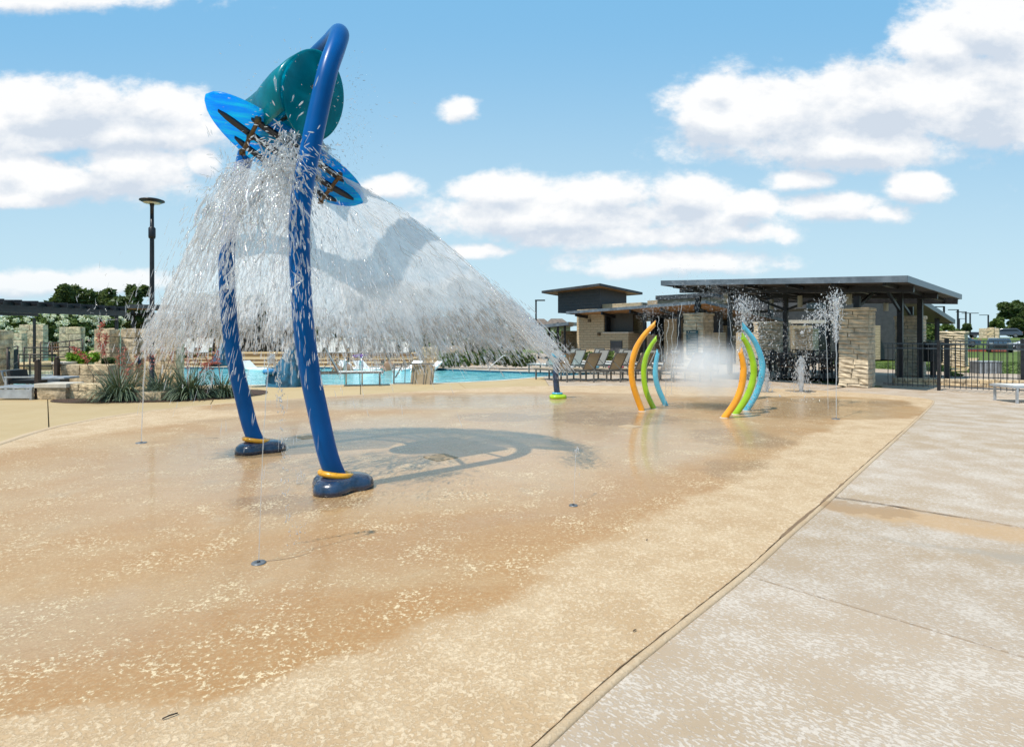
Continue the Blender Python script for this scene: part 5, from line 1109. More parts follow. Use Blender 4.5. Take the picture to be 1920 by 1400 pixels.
# red yuccas: arching blades and flower spikes
def yucca(px, Y, label, n_=330, L=1.0, spikes=9, seed=1, fx=None):
    q = D(px, 632, Y); t_ = thing('red_yucca', label, 'yucca', (q.x, Y, .02), 0, 'red yuccas in the mulch bed'); R = random.Random(seed); V = []; F = []
    for k in range(n_):
        a = R.uniform(0, 6.283); l = L*R.uniform(.65, 1.15); el = R.uniform(.55, 1.45); droop = R.uniform(.9, 2.0)*(1.65-el); w_ = .011; r0 = R.uniform(0, .28)
        P = []; p = Vector((math.cos(a+.5)*r0, math.sin(a+.5)*r0, 0)); e = el; m_ = 7
        for j in range(m_):
            P.append(p.copy()); p = p+Vector((math.cos(a)*math.cos(e), math.sin(a)*math.cos(e), math.sin(e)))*l/(m_-1); e -= droop*.42
            if p.z < .02: p.z = .02
        sd = Vector((-math.sin(a), math.cos(a), 0)); b = len(V)
        for j, p in enumerate(P):
            ww = w_*(1-(j/(m_-1))**2*.85); V += [p-sd*ww, p+sd*ww]
        F += [(b+2*j, b+2*j+1, b+2*j+3, b+2*j+2) for j in range(m_-1)]
    MB().add(V, F, True).build('blades', M['leaf_yucca'], t_)['kind'] = 'stuff'
    for k in range(spikes):
        a = R.uniform(0, 6.283); l = R.uniform(1.0, 1.5)*L; tilt = R.uniform(.15, .9); P = []
        for j in range(6): f_ = j/5; P.append(Vector((math.cos(a)*math.sin(tilt)*l*f_**1.3, math.sin(a)*math.sin(tilt)*l*f_**1.3, l*f_*math.cos(tilt*.8)+.1)))
        sp = MB().tube(P, .006, 5).build('flower_stalk', M['petal_stalk'], t_)
        pts = [tuple(P[-1].lerp(P[-3], R.random())+Vector((R.gauss(0, .03), R.gauss(0, .03), R.gauss(0, .03)))) for _ in range(45)]
        leaves('blossom', pts, .026, 'petal_red', sp, 1.6)
    return t_
M['petal_stalk'] = pm('stalk', (.20, .11, .07), .6)
yucca(222, 13.0, 'large arching red yucca at the left end of the mulch bed', 400, .98, 5, 3); yucca(352, 13.4, 'broadest red yucca in the mulch bed, right of the lamp post', 460, 1.0, 6, 5); yucca(300, 14.4, 'red yucca at the back of the bed beside the lamp post', 260, .9, 4, 8); yucca(415, 13.8, 'smaller red yucca at the right end of the mulch bed', 240, .85, 4, 9)
for px, py, h, Y in ((188, 690, 84, 14.2), (160, 690, 36, 14.3), (196, 690, 60, 14.1)):
    q = D(px, py, Y); t_ = thing('flower_spike', {188: 'tallest coral flower spike leaning above the low planter wall', 160: 'coral flower spike in front of the bright green bush', 196: 'middle coral flower spike right of the bright green bush'}[px], 'flower spike', (q.x, Y, .3)); H = D(px, py-h, Y).z-.3
    P = smooth_curve([(0.35, 0, 0), (.1, 0, H*.4), (-.02, 0, H*.75), (.06 if px != 160 else -.3, 0, H)], 5); MB().tube(P, .007, 5).build('stalk', M['petal_stalk'], t_); leaves('blossom', [tuple(P[random.randrange(len(P)//2, len(P))]+Vector((random.gauss(0, .035), random.gauss(0, .03), random.gauss(0, .04)))) for _ in range(200)], .03, 'petal_red', t_, 1.5)
# grass tufts on the near part of the bank
c = np.stack([rng.uniform(17, 34, 9000), rng.uniform(24, 34, 9000), np.full(9000, -.06)], 1); gt = leaves('grass_tufts', c, .05, 'leaf_mid', None, 3.0); tag(gt, 'short mown grass behind the fences', 'grass', kind='stuff')
# ================================================================ cars
def car(px, pyb, lenpx, Y, col, label, kind='suv', head=0., name='parked_car', flipd=1):
    q = D(px, pyb, Y); q.z = max(q.z, -.06); m_ = pm('car_paint', col, .25, .3, .04, 2, coat=.8); t_ = thing(name, label, 'car' if kind != 'truck' else 'pickup truck', q, head)
    Lc = {'suv': 5.0, 'sedan': 4.6, 'truck': 5.8}[kind]
    if kind == 'suv': pr = [(-2.5, .45), (-2.5, .85), (-2.35, 1.02), (-1.3, 1.12), (-.65, 1.62), (-.3, 1.72), (1.7, 1.72), (2.25, 1.2), (2.48, 1.05), (2.5, .45)]; gl = [(-1.15, 1.13), (-.58, 1.60), (1.62, 1.64), (2.05, 1.18)]
    elif kind == 'sedan': pr = [(-2.3, .35), (-2.3, .75), (-1.2, .92), (-.5, 1.38), (.7, 1.42), (1.5, 1.0), (2.25, .92), (2.3, .35)]; gl = [(-1.0, .95), (-.45, 1.33), (.65, 1.36), (1.3, 1.0)]
    else: pr = [(-2.9, .55), (-2.9, 1.15), (-1.6, 1.22), (-1.0, 1.85), (.75, 1.88), (1.0, 1.25), (2.85, 1.22), (2.9, .55)]; gl = [(-1.4, 1.25), (-.92, 1.78), (.68, 1.8), (.8, 1.27)]
    Wd = .92
    def lay(P, y, sc_top): return [(x, y*(1-(max(0, z-1.0))*.22*sc_top), z) for x, z in P]
    k = len(pr); body = MB().add(lay(pr, -Wd, 1)+lay(pr, Wd, 1), [tuple(range(k)), tuple(range(2*k-1, k-1, -1))]+[((i+1) % k, i, k+i, k+(i+1) % k) for i in range(k)]).build('body', m_, t_, bevel=.06)
    for s_ in (-1, 1): MB().add([(x, s_*(Wd*(1-max(0, z-1.0)*.22)+.008), z) for x, z in gl], [(0, 1, 2, 3)]).build('side_window', M['glass_dark'], t_)
    MB().add([(gl[0][0]-.11, -.72, gl[0][1]+.02), (gl[1][0]-.10, -.66, gl[1][1]), (gl[1][0]-.10, .66, gl[1][1]), (gl[0][0]-.11, .72, gl[0][1]+.02)], [(0, 1, 2, 3)]).build('windscreen', M['glass_dark'], t_)
    for x in (-Lc*.31, Lc*.30):
        for s_ in (-1, 1):
            R = Matrix.Rotation(math.pi/2, 3, 'X'); w_ = MB().lathe([(.2, -.11), (.36, -.11), (.38, 0), (.36, .11), (.2, .11)], 20, (x, s_*.84, .37), R).build('wheel', M['rubber'], t_); MB().lathe([(.05, -.02), (.22, 0), (.22, .02)], 14, (x, s_*.955, .37), R).build('rim', M['grey_metal'], w_)
    for s_ in (-1, 1): MB().box((-Lc/2+.02, s_*.66, .85), (.06, .34, .14)).build('headlight', M['white'], t_); MB().box((Lc/2-.02, s_*.7, .98), (.06, .22, .2)).build('tail_light', M['towel_red'], t_)
    MB().box((-Lc/2-.01, 0, .6), (.05, .9, .28)).build('grille', M['black_metal'], t_); return t_
car(1883, 633.1, 67, 106, (.07, .08, .10), 'dark grey estate style car parked on the hill at the right', 'suv', -.62)
car(1806, 633.3, 44, 122, (.012, .013, .016), 'black pickup truck parked on the hill left of the grey car', 'truck', -.35)
car(1785, 647, 36, 84, (.75, .76, .78), 'white car parked low beside the rear stone pillar', 'sedan', -.45); car(1797, 650, 30, 78, (.05, .10, .16), 'dark blue car in front of the white car near the lane', 'sedan', -.5); car(1741, 634, 20, 75, (.78, .79, .80), 'white van glimpsed between the pillar and the rear pillar', 'suv', .1)
car(1873, 660, 40, 58, (.03, .045, .06), 'dark car seen from the front on the lane behind the fence', 'sedan', math.radians(52)); car(1935, 657, 30, 66, (.72, .74, .78), 'white car on the lane at the right picture edge', 'sedan', -.5)
# ================================================================ people in the pool
SKIN = pm('skin', (.30, .16, .09), .55, 0, .08); HAIR = pm('hair', (.02, .014, .01), .7); CLOTH = pm('swim_cloth', (.02, .16, .16), .8); SKINP = pm('skin_pale', (.5, .27, .19), .55)
def swimmer(px, py, Y, scale, skin, label, cap=None, shirt=None, rz=0.):
    q = D(px, py, Y); t_ = thing('person', label, 'person', (q.x, q.y, -.35), rz)
    J = [(0, 0, .0), (0, 0, .22), (0, 0, .48), (0, 0, .60), (0, 0, .70), (.18, 0, .52), (.27, -.04, .30), (.24, -.22, .18), (-.18, 0, .52), (-.27, -.04, .30), (-.24, -.22, .18), (.26, -.30, .16), (-.26, -.30, .16)]
    E = [(0, 1), (1, 2), (2, 3), (3, 4), (2, 5), (5, 6), (6, 7), (2, 8), (8, 9), (9, 10), (7, 11), (10, 12)]; RR = [.15, .15, .15, .055, .07, .075, .05, .035, .075, .05, .035, .03, .03]
    me = bpy.data.meshes.new('body'); me.from_pydata([Vector(j)*scale for j in J], E, []); me.materials.append(skin); o = bpy.data.objects.new('body', me); COL.objects.link(o); o.parent = t_
    s_ = o.modifiers.new('skin', 'SKIN'); me_s = me.skin_vertices.new() if hasattr(me.skin_vertices, 'new') else None
    if not me.skin_vertices:
        bpy.context.view_layer.objects.active = o
    sv = me.skin_vertices[0].data
    for v, r in zip(sv, RR): v.radius = (r*scale, r*.75*scale)
    sv[0].use_root = True; o.modifiers.new('sub', 'SUBSURF').render_levels = 2
    h = MB().lathe([(.02, -.13), (.06, -.11), (.085, -.03), (.092, .03), (.07, .10), (.02, .125)], 16, (0, 0, .83), None, 1, 1.1); h.V = [tuple(c*scale for c in v) for v in h.V]; h.build('head', skin, t_)
    f = MB(); f.lathe([(.006, -.02), (.014, -.01), (.01, .02)], 6, (0, -.10, .82)); f.V = [tuple(c*scale for c in v) for v in f.V]; f.build('nose', skin, t_)
    f = MB(); [f.lathe([(.01, -.02), (.016, 0), (.01, .02)], 6, (s2*.092, 0, .82)) for s2 in (-1, 1)]; f.V = [tuple(c*scale for c in v) for v in f.V]; f.build('ear', skin, t_)
    f = MB(); [f.lathe([(.004, -.008), (.012, 0), (.004, .008)], 6, (s2*.035, -.088, .845)) for s2 in (-1, 1)]; f.V = [tuple(c*scale for c in v) for v in f.V]; f.build('eye', HAIR, t_)
    hr = MB().lathe([(.095, -.03), (.103, .03), (.08, .115), (.02, .14)], 16, (0, .012, .835), None, 1, 1.05); hr.V = [tuple(c*scale for c in v) for v in hr.V]; hr.build('hair', HAIR, t_)
    if cap: c_ = MB().lathe([(.107, .02), (.11, .05)], 16, (0, .01, .835), None, 1, 1.06); c_.V = [tuple(c*scale for c in v) for v in c_.V]; c_.build('visor_band', M['grey_metal'], t_)
    if shirt: c_ = MB().lathe([(.19, .0), (.18, .2), (.19, .42), (.10, .52)], 18, (0, 0, 0), None, 1, .8); c_.V = [tuple(c*scale for c in v) for v in c_.V]; c_.build('swim_shirt', shirt, t_)
swimmer(729, 684, 26.2, 1.1, SKIN, 'bare backed swimmer with a cap band standing in the pool', True, None, math.pi); swimmer(718, 688, 25.6, .8, SKINP, 'child in a teal swim shirt beside the bare backed swimmer', None, CLOTH, 2.4)
swimmer(633, 700, 25.0, .9, SKIN, 'swimmer with only a dark haired head above water behind the lone lounger'); swimmer(652, 694, 26.0, .9, SKIN, 'swimmer with dark hair between the chrome handrails')
# ================================================================ water
def drops_mesh(name, P, Dv, Ln, Rd, mat, n3=6):
    """elongated rounded drops: P centres, Dv directions, Ln half lengths, Rd radii; fat head, thin tail"""
    n_ = len(P); P = np.asarray(P); Dv = np.asarray(Dv); Dv = Dv/np.linalg.norm(Dv, axis=1)[:, None]
    b = np.cross(Dv, rng.normal(size=(n_, 3))); b /= np.linalg.norm(b, axis=1)[:, None]; c = np.cross(Dv, b)
    Ln = np.asarray(Ln)[:, None]; Rd = np.asarray(Rd)[:, None]*.74; Ln = np.maximum(np.minimum(Ln, .085), Rd); k1 = rng.uniform(.45, .8, (n_, 1)); k2 = rng.uniform(.85, 1.1, (n_, 1)); bend = b*Ln*rng.normal(0, .10, (n_, 1))
    L_ = [(P-Dv*Ln+bend)[:, None]]
    for f_, kr in ((-.55, k1), (.45, k2)): L_.append(np.stack([P+Dv*Ln*f_+(b*math.cos(a)+c*math.sin(a))*Rd*kr for a in np.linspace(0, 2*math.pi, n3, endpoint=False)], 1))
    L_.append((P+Dv*Ln)[:, None]); V = np.concatenate(L_, 1).reshape(-1, 3); T = 2*n3+1; F = []
    for k in range(n3):
        j = (k+1) % n3; F += [(0, 1+j, 1+k), (1+k, 1+j, 1+n3+j), (1+k, 1+n3+j, 1+n3+k), (T, 1+n3+k, 1+n3+j)]
    F = (np.array(F)[None]+(np.arange(n_)*(T+1))[:, None, None]).reshape(-1, 3)
    me = npmesh(name, V, F, True); me.materials.append(mat); o = bpy.data.objects.new(name, me); COL.objects.link(o); return o
CX = np.array([-2.42, 6.3]); G9 = 9.8
def flow(th, t):
    """bell of thrown water: position and velocity for azimuth th (0 = +x, pi/2 = away) and time t"""
    th = np.asarray(th); c, s = np.cos(th), np.sin(th); t = t*(1-.25*np.clip(-c*1.1+.1, 0, 1)-.06*np.clip(c, 0, 1)**2)
    v = 2.9+1.2*np.clip(s, 0, 1)+2.9*np.clip(c, 0, 1)**1.8+.1*np.clip(-c, 0, 1)
    v = v-np.clip(-s, 0, 1)*.3-1.5*np.clip(-s, 0, 1)**.5*np.clip(-c, 0, 1)
    r0 = .44-.16*c; vz = -2.45-1.35*np.clip(-c+.05, 0, 1)-.5*np.clip(-s, 0, 1)
    z0 = 3.36
    x = CX[0]+c*(r0+v*t); y = CX[1]+s*(r0+v*t); z = z0+vz*t-.5*G9*t*t
    return np.stack([x, y, z], -1), np.stack([c*v, s*v, vz-G9*t], -1)
# sheet
def sheet_mat(name, dens, lo, hi, col=(.70, .69, .67), seed=0., br0=.62, br1=1.02):
    m, t = newmat(name); uv = t.n('ShaderNodeUVMap', uv_map='flow').outputs[0]; sp = t.n('ShaderNodeSeparateXYZ', {0: uv}); th, tt = sp.outputs[0], sp.outputs[1]   # tt 0..1 down the sheet
    st = t.n('ShaderNodeCombineXYZ', {0: t.m('MULTIPLY', th, 26.), 1: t.m('MULTIPLY', tt, 13.), 2: seed}).outputs[0]
    n1 = t.noise(st, 1.0, 6, .68, .5); n2 = t.noise(st, 3.1, 5, .7, .3); n3 = t.noise(t.v('MULTIPLY', st, (.22, .16, 1)), 1.0, 3, .5)
    v = t.m('ADD', t.m('MULTIPLY', n1, .55), t.m('MULTIPLY', n2, .45))
    thr = t.ss(t.m('ADD', tt, t.m('MULTIPLY', t.m('SUBTRACT', n3, .5), -.45)), br0, br1, .27, .66)                  # torn more and more towards the falling edge
    thr = t.m('ADD', thr, t.m('MULTIPLY', t.m('SUBTRACT', n3, .5), -.16))
    a = t.ss(t.m('SUBTRACT', v, thr), -.04, .05)
    al = t.m('MULTIPLY', a, t.ss(v, .3, .7, lo, hi))
    al = t.m('MULTIPLY', al, t.ss(n3, .32, .6, dens*.75, dens))
    al = t.m('MULTIPLY', al, t.ss(th, 2.1, 2.6, 1., .66))
    c = t.mix(t.ss(n2, .35, .66), tuple(k*.84 for k in col), tuple(min(1, k*1.28) for k in col))
    bn = t.n('ShaderNodeBump', {'Strength': 1., 'Distance': .05, 'Height': v}).outputs[0]
    d = t.n('ShaderNodeBsdfDiffuse', {'Color': c, 'Normal': bn}); tl = t.n('ShaderNodeBsdfTranslucent', {'Color': c, 'Normal': bn}); gl = t.n('ShaderNodeBsdfGlossy', {'Color': (1, 1, 1, 1), 'Roughness': .16, 'Normal': bn})
    s_ = t.shmix(.72, d.outputs[0], tl.outputs[0]); s_ = t.shmix(.08, s_, gl.outputs[0]); s_ = t.shmix(al, t.n('ShaderNodeBsdfTransparent').outputs[0], s_)
    fin(t, s_); return m
def sheet(name, th0, th1, t0, t1, nth, nt_, mat, dr=0., amp=.03, parent=None, edge=.06):
    th = np.linspace(th0, th1, nth); tt = np.linspace(t0, t1, nt_); TH, TT = np.meshgrid(th, tt, indexing='ij')
    wob = np.array([[noise.noise((a*9, b*14, dr*7)) for b in tt] for a in th]); wob2 = np.array([[noise.noise((a*30, b*34, 3+dr)) for b in tt] for a in th])
    P, _ = flow(TH, TT*(1+edge*wob)); c = np.stack([np.cos(TH), np.sin(TH), 0*TH], -1)
    P = P+c*(dr+amp*(wob+.5*wob2))[..., None]
    V = P.reshape(-1, 3); I = np.arange(nth*nt_).reshape(nth, nt_); F = np.stack([I[:-1, :-1], I[1:, :-1], I[1:, 1:], I[:-1, 1:]], -1).reshape(-1, 4)
    me = npmesh(name, V, F, True); uvl = me.uv_layers.new(name='flow'); li = np.empty(len(me.loops), np.int32); me.loops.foreach_get('vertex_index', li)
    uv = np.stack([TH.ravel(), ((TT-t0)/(t1-t0)).ravel()], -1)[li].astype(np.float32); uvl.data.foreach_set('uv', uv.ravel()); me.materials.append(mat)
    o = bpy.data.objects.new(name, me); COL.objects.link(o); o.parent = parent; return o
ws = thing('water_dump', None, None, (0, 0, 0)); ws['kind'] = 'stuff'; ws['label'] = 'great bell of white water thrown off the surfboard by the tipping bucket'
R_ = math.radians
sheet('water_sheet', R_(6), R_(184), .0, .50, 320, 100, sheet_mat('water_sheet', 1., .86, 1., (.99, .985, .97), seed=1., br0=.66, br1=1.06), 0, .03, ws)
sheet('water_sheet', R_(14), R_(90), .30, .50, 160, 50, sheet_mat('water_sheet_rim', .8, .4, .95, (.98, .97, .96), seed=7., br0=.2, br1=1.0), .06, .05, ws)
sheet('water_sheet', R_(200), R_(296), .03, .28, 160, 50, sheet_mat('water_sheet_front', .62, .3, 1., (.95, .95, .96), 13., .0, .85), .0, .06, ws)
# drops torn off the rim and flying ahead of it
def fly(n_, th0, th1, tm, ts, sl, sr, mat, jit=.10, tmin=.03, tmax=.56, name='falling_drops'):
    th = rng.uniform(th0, th1, n_); t = np.clip(rng.normal(tm, ts, n_), tmin, tmax); P, Vv = flow(th, t); P = P+rng.normal(size=P.shape)*jit*np.array([1, 1, .7])
    sp = np.linalg.norm(Vv, axis=1); k = rng.lognormal(0, .45, n_); Ln = sl*k*(.5+sp/8); Rd = sr*rng.lognormal(0, .35, n_); Vv = Vv+rng.normal(size=Vv.shape)*.45
    m_ = P[:, 2] > .05; o = drops_mesh(name, P[m_], Vv[m_], Ln[m_], Rd[m_], mat); o.parent = ws; o['kind'] = 'stuff'; return o
fly(3000, R_(-8), R_(180), .445, .028, .038, .0105, M['drop_soft'], .06, tmax=.50, tmin=.37)
fly(2200, R_(-8), R_(180), .43, .035, .028, .0065, M['drop'], .05, tmax=.49, tmin=.33)
fly(1800, R_(-12), R_(60), .42, .03, .038, .0075, M['drop_soft'], .05, tmax=.46, tmin=.34)
fly(500, R_(-10), R_(190), .24, .12, .018, .0030, M['drop'], .02, tmax=.45)
fly(1100, R_(195), R_(318), .30, .10, .034, .0055, M['drop_soft'], .10, tmax=.44, tmin=.14)
fly(700, R_(195), R_(310), .24, .10, .028, .0050, M['drop'], .09, tmax=.38, tmin=.10)
fly(600, R_(185), R_(330), .40, .05, .036, .0036, M['drop_soft'], .22, tmax=.50)
# splash heap where the bucket's water lands on the board
def heap(n_, c, s_, mat, ln=.03, rd=.006, dz=-.6):
    P = np.array(c)+rng.normal(size=(n_, 3))*np.array(s_); d = P-np.array(c); d[:, 2] += dz*.25; d += rng.normal(size=d.shape)*.08
    o = drops_mesh('splash_drops', P, d, ln*rng.lognormal(0, .35, n_), rd*rng.lognormal(0, .3, n_), mat); o.parent = ws; o['kind'] = 'stuff'; return o
heap(380, (-2.15, 6.05, 3.42), (.12, .16, .07), M['drop'], .016, .005); heap(700, (-2.2, 5.75, 3.15), (.17, .18, .13), M['drop'], .03, .006, -1.2); heap(400, (-2.5, 6.05, 2.95), (.2, .25, .16), M['drop_soft'], .04, .007, -1.6)
heap(500, (-2.1, 6.0, 3.85), (.35, .3, .30), M['drop'], .012, .0035); heap(260, (-1.72, 6.25, 3.75), (.10, .2, .30), M['drop_soft'], .008, .003)
heap(480, (-2.0, 4.98, 2.95), (.12, .10, .16), M['drop'], .026, .006, -1.3); heap(420, (-1.97, 4.99, 2.45), (.11, .08, .42), M['drop_soft'], .045, .008, -2.0); heap(420, (-3.36, 6.72, 2.75), (.14, .1, .45), M['drop_soft'], .05, .008, -2.0); heap(200, (-2.6, 5.6, 2.8), (.13, .14, .18), M['drop'], .035, .006, -1.6)
# ropes of water drawn out along the flow
def strands(n_, th0, th1, t0, t1, ra, rb, mat, jit):
    mb = MB()
    for k in range(n_):
        th = random.uniform(th0, th1); a = random.uniform(t0, t1); L_ = random.uniform(.03, .10); m_ = 9; off = Vector((random.gauss(0, jit), random.gauss(0, jit), random.gauss(0, jit*.6))); rad = random.uniform(ra, rb); P = []; R0 = []
        for i in range(m_):
            q, _ = flow(th+.03*math.sin(i*.9+k), a+L_*i/(m_-1)); P.append(Vector([float(x) for x in q])+off+Vector((random.gauss(0, .004), random.gauss(0, .004), 0))); e = i/(m_-1); R0.append(max(.0012, rad*math.sin(math.pi*min(.97, .06+e*.9))*(1+.55*noise.noise((i*.8, k*1.7, 0)))))
        mb.tube(P, R0, 6)
    o = mb.build('water_strands', mat, ws); o['kind'] = 'stuff'
strands(70, R_(200), R_(300), .05, .24, .006, .016, M['drop'], .05); strands(90, R_(200), R_(300), .08, .30, .005, .013, M['drop_soft'], .10); strands(160, R_(-8), R_(182), .10, .40, .003, .008, M['drop_soft'], .03)
# lumpy glassy mass over the board's middle
def lump(name, c, r, seed, mat):
    nu, nv = 90, 60; V = []; 
    for i in range(nv+1):
        ph = math.pi*i/nv
        for k in range(nu):
            a = 2*math.pi*k/nu; d = Vector((math.sin(ph)*math.cos(a), math.sin(ph)*math.sin(a), math.cos(ph)))
            f_ = 1+.22*noise.noise(d*2.2+Vector((seed, 0, 0)))+.16*noise.noise(d*6+Vector((0, seed, 0)))+.08*noise.noise(d*15)
            fall = .35*max(0, -d.z)**1.5
            V.append((c[0]+r[0]*d.x*f_*(1+fall), c[1]+r[1]*d.y*f_*(1+fall), c[2]+r[2]*d.z*f_))
    th = np.array([[2*math.pi*k/nu, i/nv] for i in range(nv+1) for k in range(nu)])
    F = np.array([(i*nu+k, (i+1)*nu+k, (i+1)*nu+(k+1) % nu, i*nu+(k+1) % nu) for i in range(nv) for k in range(nu)])
    me = npmesh(name, V, F, True); uvl = me.uv_layers.new(name='flow'); li = np.empty(len(me.loops), np.int32); me.loops.foreach_get('vertex_index', li); uvl.data.foreach_set('uv', th[li].astype(np.float32).ravel()); me.materials.append(mat)
    o = bpy.data.objects.new(name, me); COL.objects.link(o); o.parent = ws; return o
lump('splash_mass', (-2.20, 5.95, 3.36), (.27, .34, .19), 3., sheet_mat('splash_mass', .85, .2, 1., (.80, .84, .86), 5., .0, .7))
# ---- thin jets from the floor -------------------------------------------------
def jet(label, p, top, land, r=.006, wob=.01, nd=60, spread=.03, cap_=None, name='water_jet', mat='stream', dd='drop', brk=.35, dl=.012, dr=.004):
    p = Vector(p); top = Vector(top); land = Vector(land) if land is not None else None
    t_ = thing(name, label, 'water jet', p, 0); N = 26; P = []
    for k in range(N+1):
        f_ = k/N; z = p.z+(top.z-p.z)*(1-(1-f_)**2); x = p.x+(top.x-p.x)*f_; y = p.y+(top.y-p.y)*f_; P.append(Vector((x, y, z)))
    if land is not None:
        for k in range(1, N+1):
            f_ = k/N; z = top.z+(land.z-top.z)*f_**2; P.append(Vector((top.x+(land.x-top.x)*f_, top.y+(land.y-top.y)*f_, z)))
    m_ = len(P); Q = [q-p+Vector((noise.noise(q*9), noise.noise(q*9+Vector((5, 0, 0))), 0))*wob*min(1, i/12) for i, q in enumerate(P)]
    rr = [r*(1+(.9*i/m_))*(1+.45*noise.noise(Vector((i*.7, p.x*3, 0)))) for i in range(m_)]
    cut = m_ if land is None else int(N*1.25)
    MB().tube(Q[:cut], rr[:cut], 8).build('column', M[mat], t_)
    if nd:
        i0 = int(m_*brk); idx = rng.integers(i0, m_, nd); PP = np.array([tuple(Q[i]) for i in idx])+rng.normal(size=(nd, 3))*spread*np.array([1, 1, 1.2]); o = drops_mesh('drops', PP, rng.normal(size=(nd, 3))*.3+np.array([0, 0, -1]), dl*rng.lognormal(0, .5, nd), dr*rng.lognormal(0, .4, nd), M[dd]); o.parent = t_; o['kind'] = 'stuff'
    return t_
def mound(p, r, n_, parent=None):
    pass
n0 = G(485, 1057); tp = D(509, 668, 3.75); ld = G(556, 1010)
jet('tall thin arching water jet in front of the near blue pole', n0, tp, (ld.x, 3.95, 0), .0028, .004, 260, .012, brk=.38, dl=.010, dr=.0035, dd='drop')
n0 = G(265, 831); tp = D(279, 618, 7.6); jet('thin water jet in front of the lamp post', n0, tp, None, .007, .02, 40, .02, brk=.6)
n0 = G(1080, 930); jet('tiny looping water jet right of the pad centre', G(1076, 948), D(1081, 842, 5.1), (D(1088, 930, 5.1).x, 5.12, 0), .0022, .002, 14, .01)
jet('tall water jet breaking into drops beside the nearest stone pillar', G(1568, 786), D(1569, 560, 10.4), None, .007, .03, 260, .07, brk=.55, dl=.018, dr=.008, dd='drop')
jet('leaning water jet falling left of the nearest stone pillar', D(1553, 770, 11.5), D(1545, 590, 11.5), (D(1505, 0, 11.5).x, 11.5, .0), .006, .03, 260, .12, brk=.3, dl=.018, dr=.008, dd='drop')
# frothy bubblers
def bubbler(px, pyb, pyt, wpx, label, seed, big=1.):
    p = G(px, pyb); Y = p.y; H = D(px, pyt, Y).z; w_ = wpx/FOC*Y; t_ = thing('bubbler', label, 'water jet', p, 0, None)
    mb = MB(); V = []; nu, nv = 28, 22
    for i in range(nv+1):
        f_ = i/nv
        for k in range(nu):
            a = 2*math.pi*k/nu; q = Vector((math.cos(a), math.sin(a), f_*3)); rr = w_*.5*((1-f_)**.45*.55 if f_ > .6 else (.22+.35*f_))*(1+.5*noise.noise(q*2.4+Vector((seed, 0, 0)))+.25*noise.noise(q*7))
            V.append((rr*math.cos(a), rr*math.sin(a), H*f_))
    mb.add(V, [(i*nu+k, i*nu+(k+1) % nu, (i+1)*nu+(k+1) % nu, (i+1)*nu+k) for i in range(nv) for k in range(nu)], True); mb.build('column', M['froth'], t_)
    n_ = int(520*big); th = rng.uniform(0, 6.28, n_); t = rng.random(n_); v = rng.uniform(.25, 1, n_)*w_*.9; PP = np.stack([np.cos(th)*v*t, np.sin(th)*v*t*.9, H*(1-.98*t*t)+rng.normal(0, .02, n_)], 1); o = drops_mesh('drops', PP, np.stack([np.cos(th)*.3, np.sin(th)*.3, -1-t], 1), .022*rng.lognormal(0, .4, n_), .0075*rng.lognormal(0, .4, n_), M['drop']); o.parent = t_; o['kind'] = 'stuff'
    ring = MB().lathe([(w_*1.0, .0), (w_*.9, .006), (w_*.4, .012), (.02, .012)], 30, (0, 0, .006), None, 1, 1, lambda a: 1+.18*math.sin(a*3+seed)+.1*math.sin(a*7)); ring.build('foam', M['foam'], t_)
M['froth'] = water_solid('froth', .8, (.86, .88, .9)); M['foam'] = water_solid('foam', .35, (.8, .82, .84))
bubbler(1502, 734, 671, 26, 'frothy white bubbler jet in front of the patio tables', 1, 1.3); bubbler(1438, 735, 692, 14, 'smaller white bubbler jet just right of the tall blue arc', 4, .8)
# spray plumes behind the right arcs and along the pillar
def plume(label, pts, n_, s_, dl, dr, mat='drop', name='water_plume'):
    o0 = Vector(pts[0]); P = smooth_curve(pts, 8); idx = rng.random(n_)**.8*(len(P)-1.01); i = idx.astype(int); f_ = (idx-i)[:, None]; A_ = np.array([tuple(q) for q in P]); PP = A_[i]*(1-f_)+A_[i+1]*f_; w_ = (s_*(.25+.75*idx/len(P)))[:, None]; PP = PP+rng.normal(size=PP.shape)*w_*np.array([1, .8, 1.2])-np.array(tuple(o0))
    o = drops_mesh(name, PP, rng.normal(size=PP.shape)*.35+np.array([0, 0, -1]), dl*rng.lognormal(0, .5, n_), dr*rng.lognormal(0, .5, n_), M[mat]); o.location = o0; tag(o, label, 'spray', kind='stuff'); return o
plume('white spray plume rising behind the tall blue arc', [D(1398, 700, 13), D(1396, 640, 13), D(1393, 565, 13)], 900, .13, .020, .010)
for (x0, y0, x1, y1, Y, k, lb) in ((1398, 735, 1394, 575, 13, 3, 'ragged glassy column rising behind the right arcs'), (1567, 640, 1566, 560, 12, 5, 'ragged upper column of the jet beside the nearest pillar')):
    a = D(x0, y0, Y); b_ = D(x1, y1, Y); P = [a.lerp(b_, i/40)+Vector((noise.noise((i*.3, k, 0))*.05, noise.noise((i*.3, k, 7))*.05, 0)) for i in range(41)]
    mb = MB()
    for w_ in range(4): mb.tube([p-a+Vector((noise.noise((i*.35, w_*3, k))*.06*(i/40+.2), 0, 0)) for i, p in enumerate(P)], [max(.001, .012+.016*noise.noise((i*.5, w_*5, k))) for i in range(41)], 6)
    o = mb.build('water_column', M['drop_soft'], None, a); tag(o, lb, 'water jet', kind='stuff')
plume('scattered drops falling right of the tall blue arc', [D(1400, 570, 13.2), D(1425, 620, 13), D(1440, 720, 12.8)], 600, .36, .014, .008)
plume('bright drops at the top of the jet beside the nearest pillar', [D(1568, 640, 12), D(1566, 600, 12), D(1568, 552, 12)], 430, .085, .018, .008)
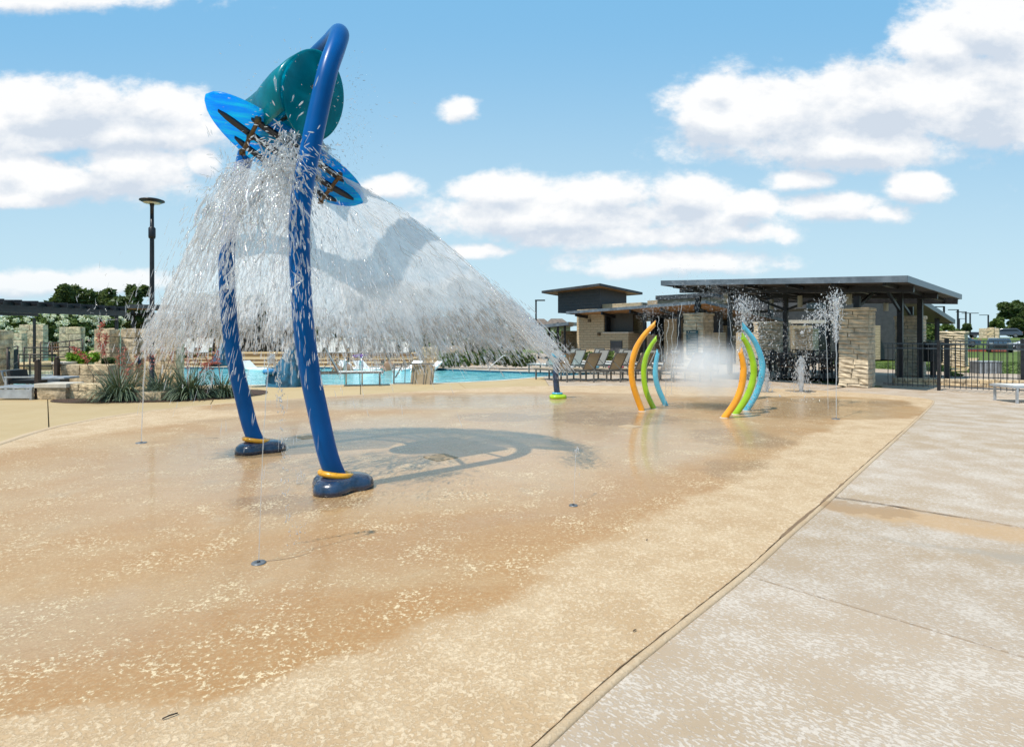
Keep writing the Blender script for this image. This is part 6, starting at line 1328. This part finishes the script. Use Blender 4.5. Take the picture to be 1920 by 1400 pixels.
plume('loose drops arching left from the pillar jet', [D(1560, 600, 12.2), D(1540, 580, 12.2), D(1525, 600, 12.2), D(1515, 660, 12.2)], 300, .17, .015, .008)
plume('fine drops drifting under the pavilion eave', [D(1330, 545, 14), D(1380, 570, 14), D(1440, 620, 14)], 1500, .40, .010, .0045, 'drop_soft')
plume('fine drops below the left end of the pavilion roof', [D(1200, 590, 13), D(1250, 570, 13), D(1310, 550, 13)], 1100, .30, .010, .0045, 'drop_soft')
plume('fine drops over the patio tables', [D(1480, 620, 14), D(1500, 670, 14), D(1520, 720, 13)], 900, .45, .010, .005, 'drop_soft')
for k, (x0, y0, x1, y1) in enumerate(((1233, 592, 1243, 690), (1252, 600, 1247, 760), (1262, 585, 1258, 740), (1278, 570, 1262, 700), (1364, 560, 1378, 700), (1345, 700, 1350, 600))):
    lb = ['thin water thread falling from the tip of the left orange arc', 'thin water thread falling right of the left arcs', 'second thin water thread right of the left arcs', 'slanting water thread right of the left arcs', 'thin falling thread left of the right arcs', 'faint thread rising in the mist'][k]
    a = D(x0, y0, 11.8); b_ = D(x1, y1, 11.8); P = [a.lerp(b_, i/20)+Vector((noise.noise((i*.4, k, 0))*.05, 0, 0)) for i in range(21)]; mb = MB().tube([p-a for p in P], [.006+.004*noise.noise((i*.9, k, 4)) for i in range(21)], 6); tag(mb.build('water_thread', M['stream_soft'] if 'stream_soft' in M else M['drop_soft'], None, a), lb, 'water jet')
plume('drops along the underside of the right blue and green arcs', [D(1393, 640, 11), D(1420, 690, 11), D(1400, 760, 11)], 420, .09, .012, .005)
plume('light sprinkle over the left arcs', [D(1235, 610, 11.3), D(1245, 680, 11.3), D(1250, 740, 11.3)], 260, .14, .012, .004, 'drop_soft')
plume('small splash at the near end of the arching jet', [G(556, 1020), G(560, 1000), D(562, 985, 4.1)], 60, .03, .006, .002); plume('small splash by the foot of the near blue pole', [D(561, 915, 5.6), D(562, 900, 5.6), D(562, 884, 5.6)], 110, .03, .016, .0025, 'drop_soft')
plume('stray drops falling in front of the plaque wall', [D(160, 560, 7), D(220, 600, 7), D(270, 640, 7)], 60, .35, .030, .005, 'drop_soft')
plume('stray drops beyond the right end of the bell', [D(1020, 620, 7), D(1050, 660, 7), D(1060, 690, 7)], 150, .13, .02, .0035, 'drop_soft')
# ---- mist between the arcs
m, t = newmat('mist'); co = t.n('ShaderNodeTexCoord').outputs['Object']; l = t.v('LENGTH', co); nz = t.noise(co, 1.8, 4, .55)
d = t.ss(t.m('ADD', l, t.m('MULTIPLY', t.m('SUBTRACT', nz, .5), .75)), .92, .05)
v_ = t.n('ShaderNodeVolumePrincipled', {'Color': (1, 1, 1, 1), 'Density': t.m('MULTIPLY', t.m('POWER', d, 1.2), 2.5), 'Anisotropy': 0.}); fin(t, v_.outputs[0], True)
mo = MB().lathe([(math.sin(math.pi*i/14), -math.cos(math.pi*i/14)) for i in range(1, 14)], 24).build('mist', m, None, D(1322, 690, 11.6)); mo.scale = (1.25, 1.0, .82); tag(mo, 'soft cloud of mist between the two sets of coloured arcs', 'mist', kind='stuff')
mo.location.z = .79; mo.visible_shadow = True
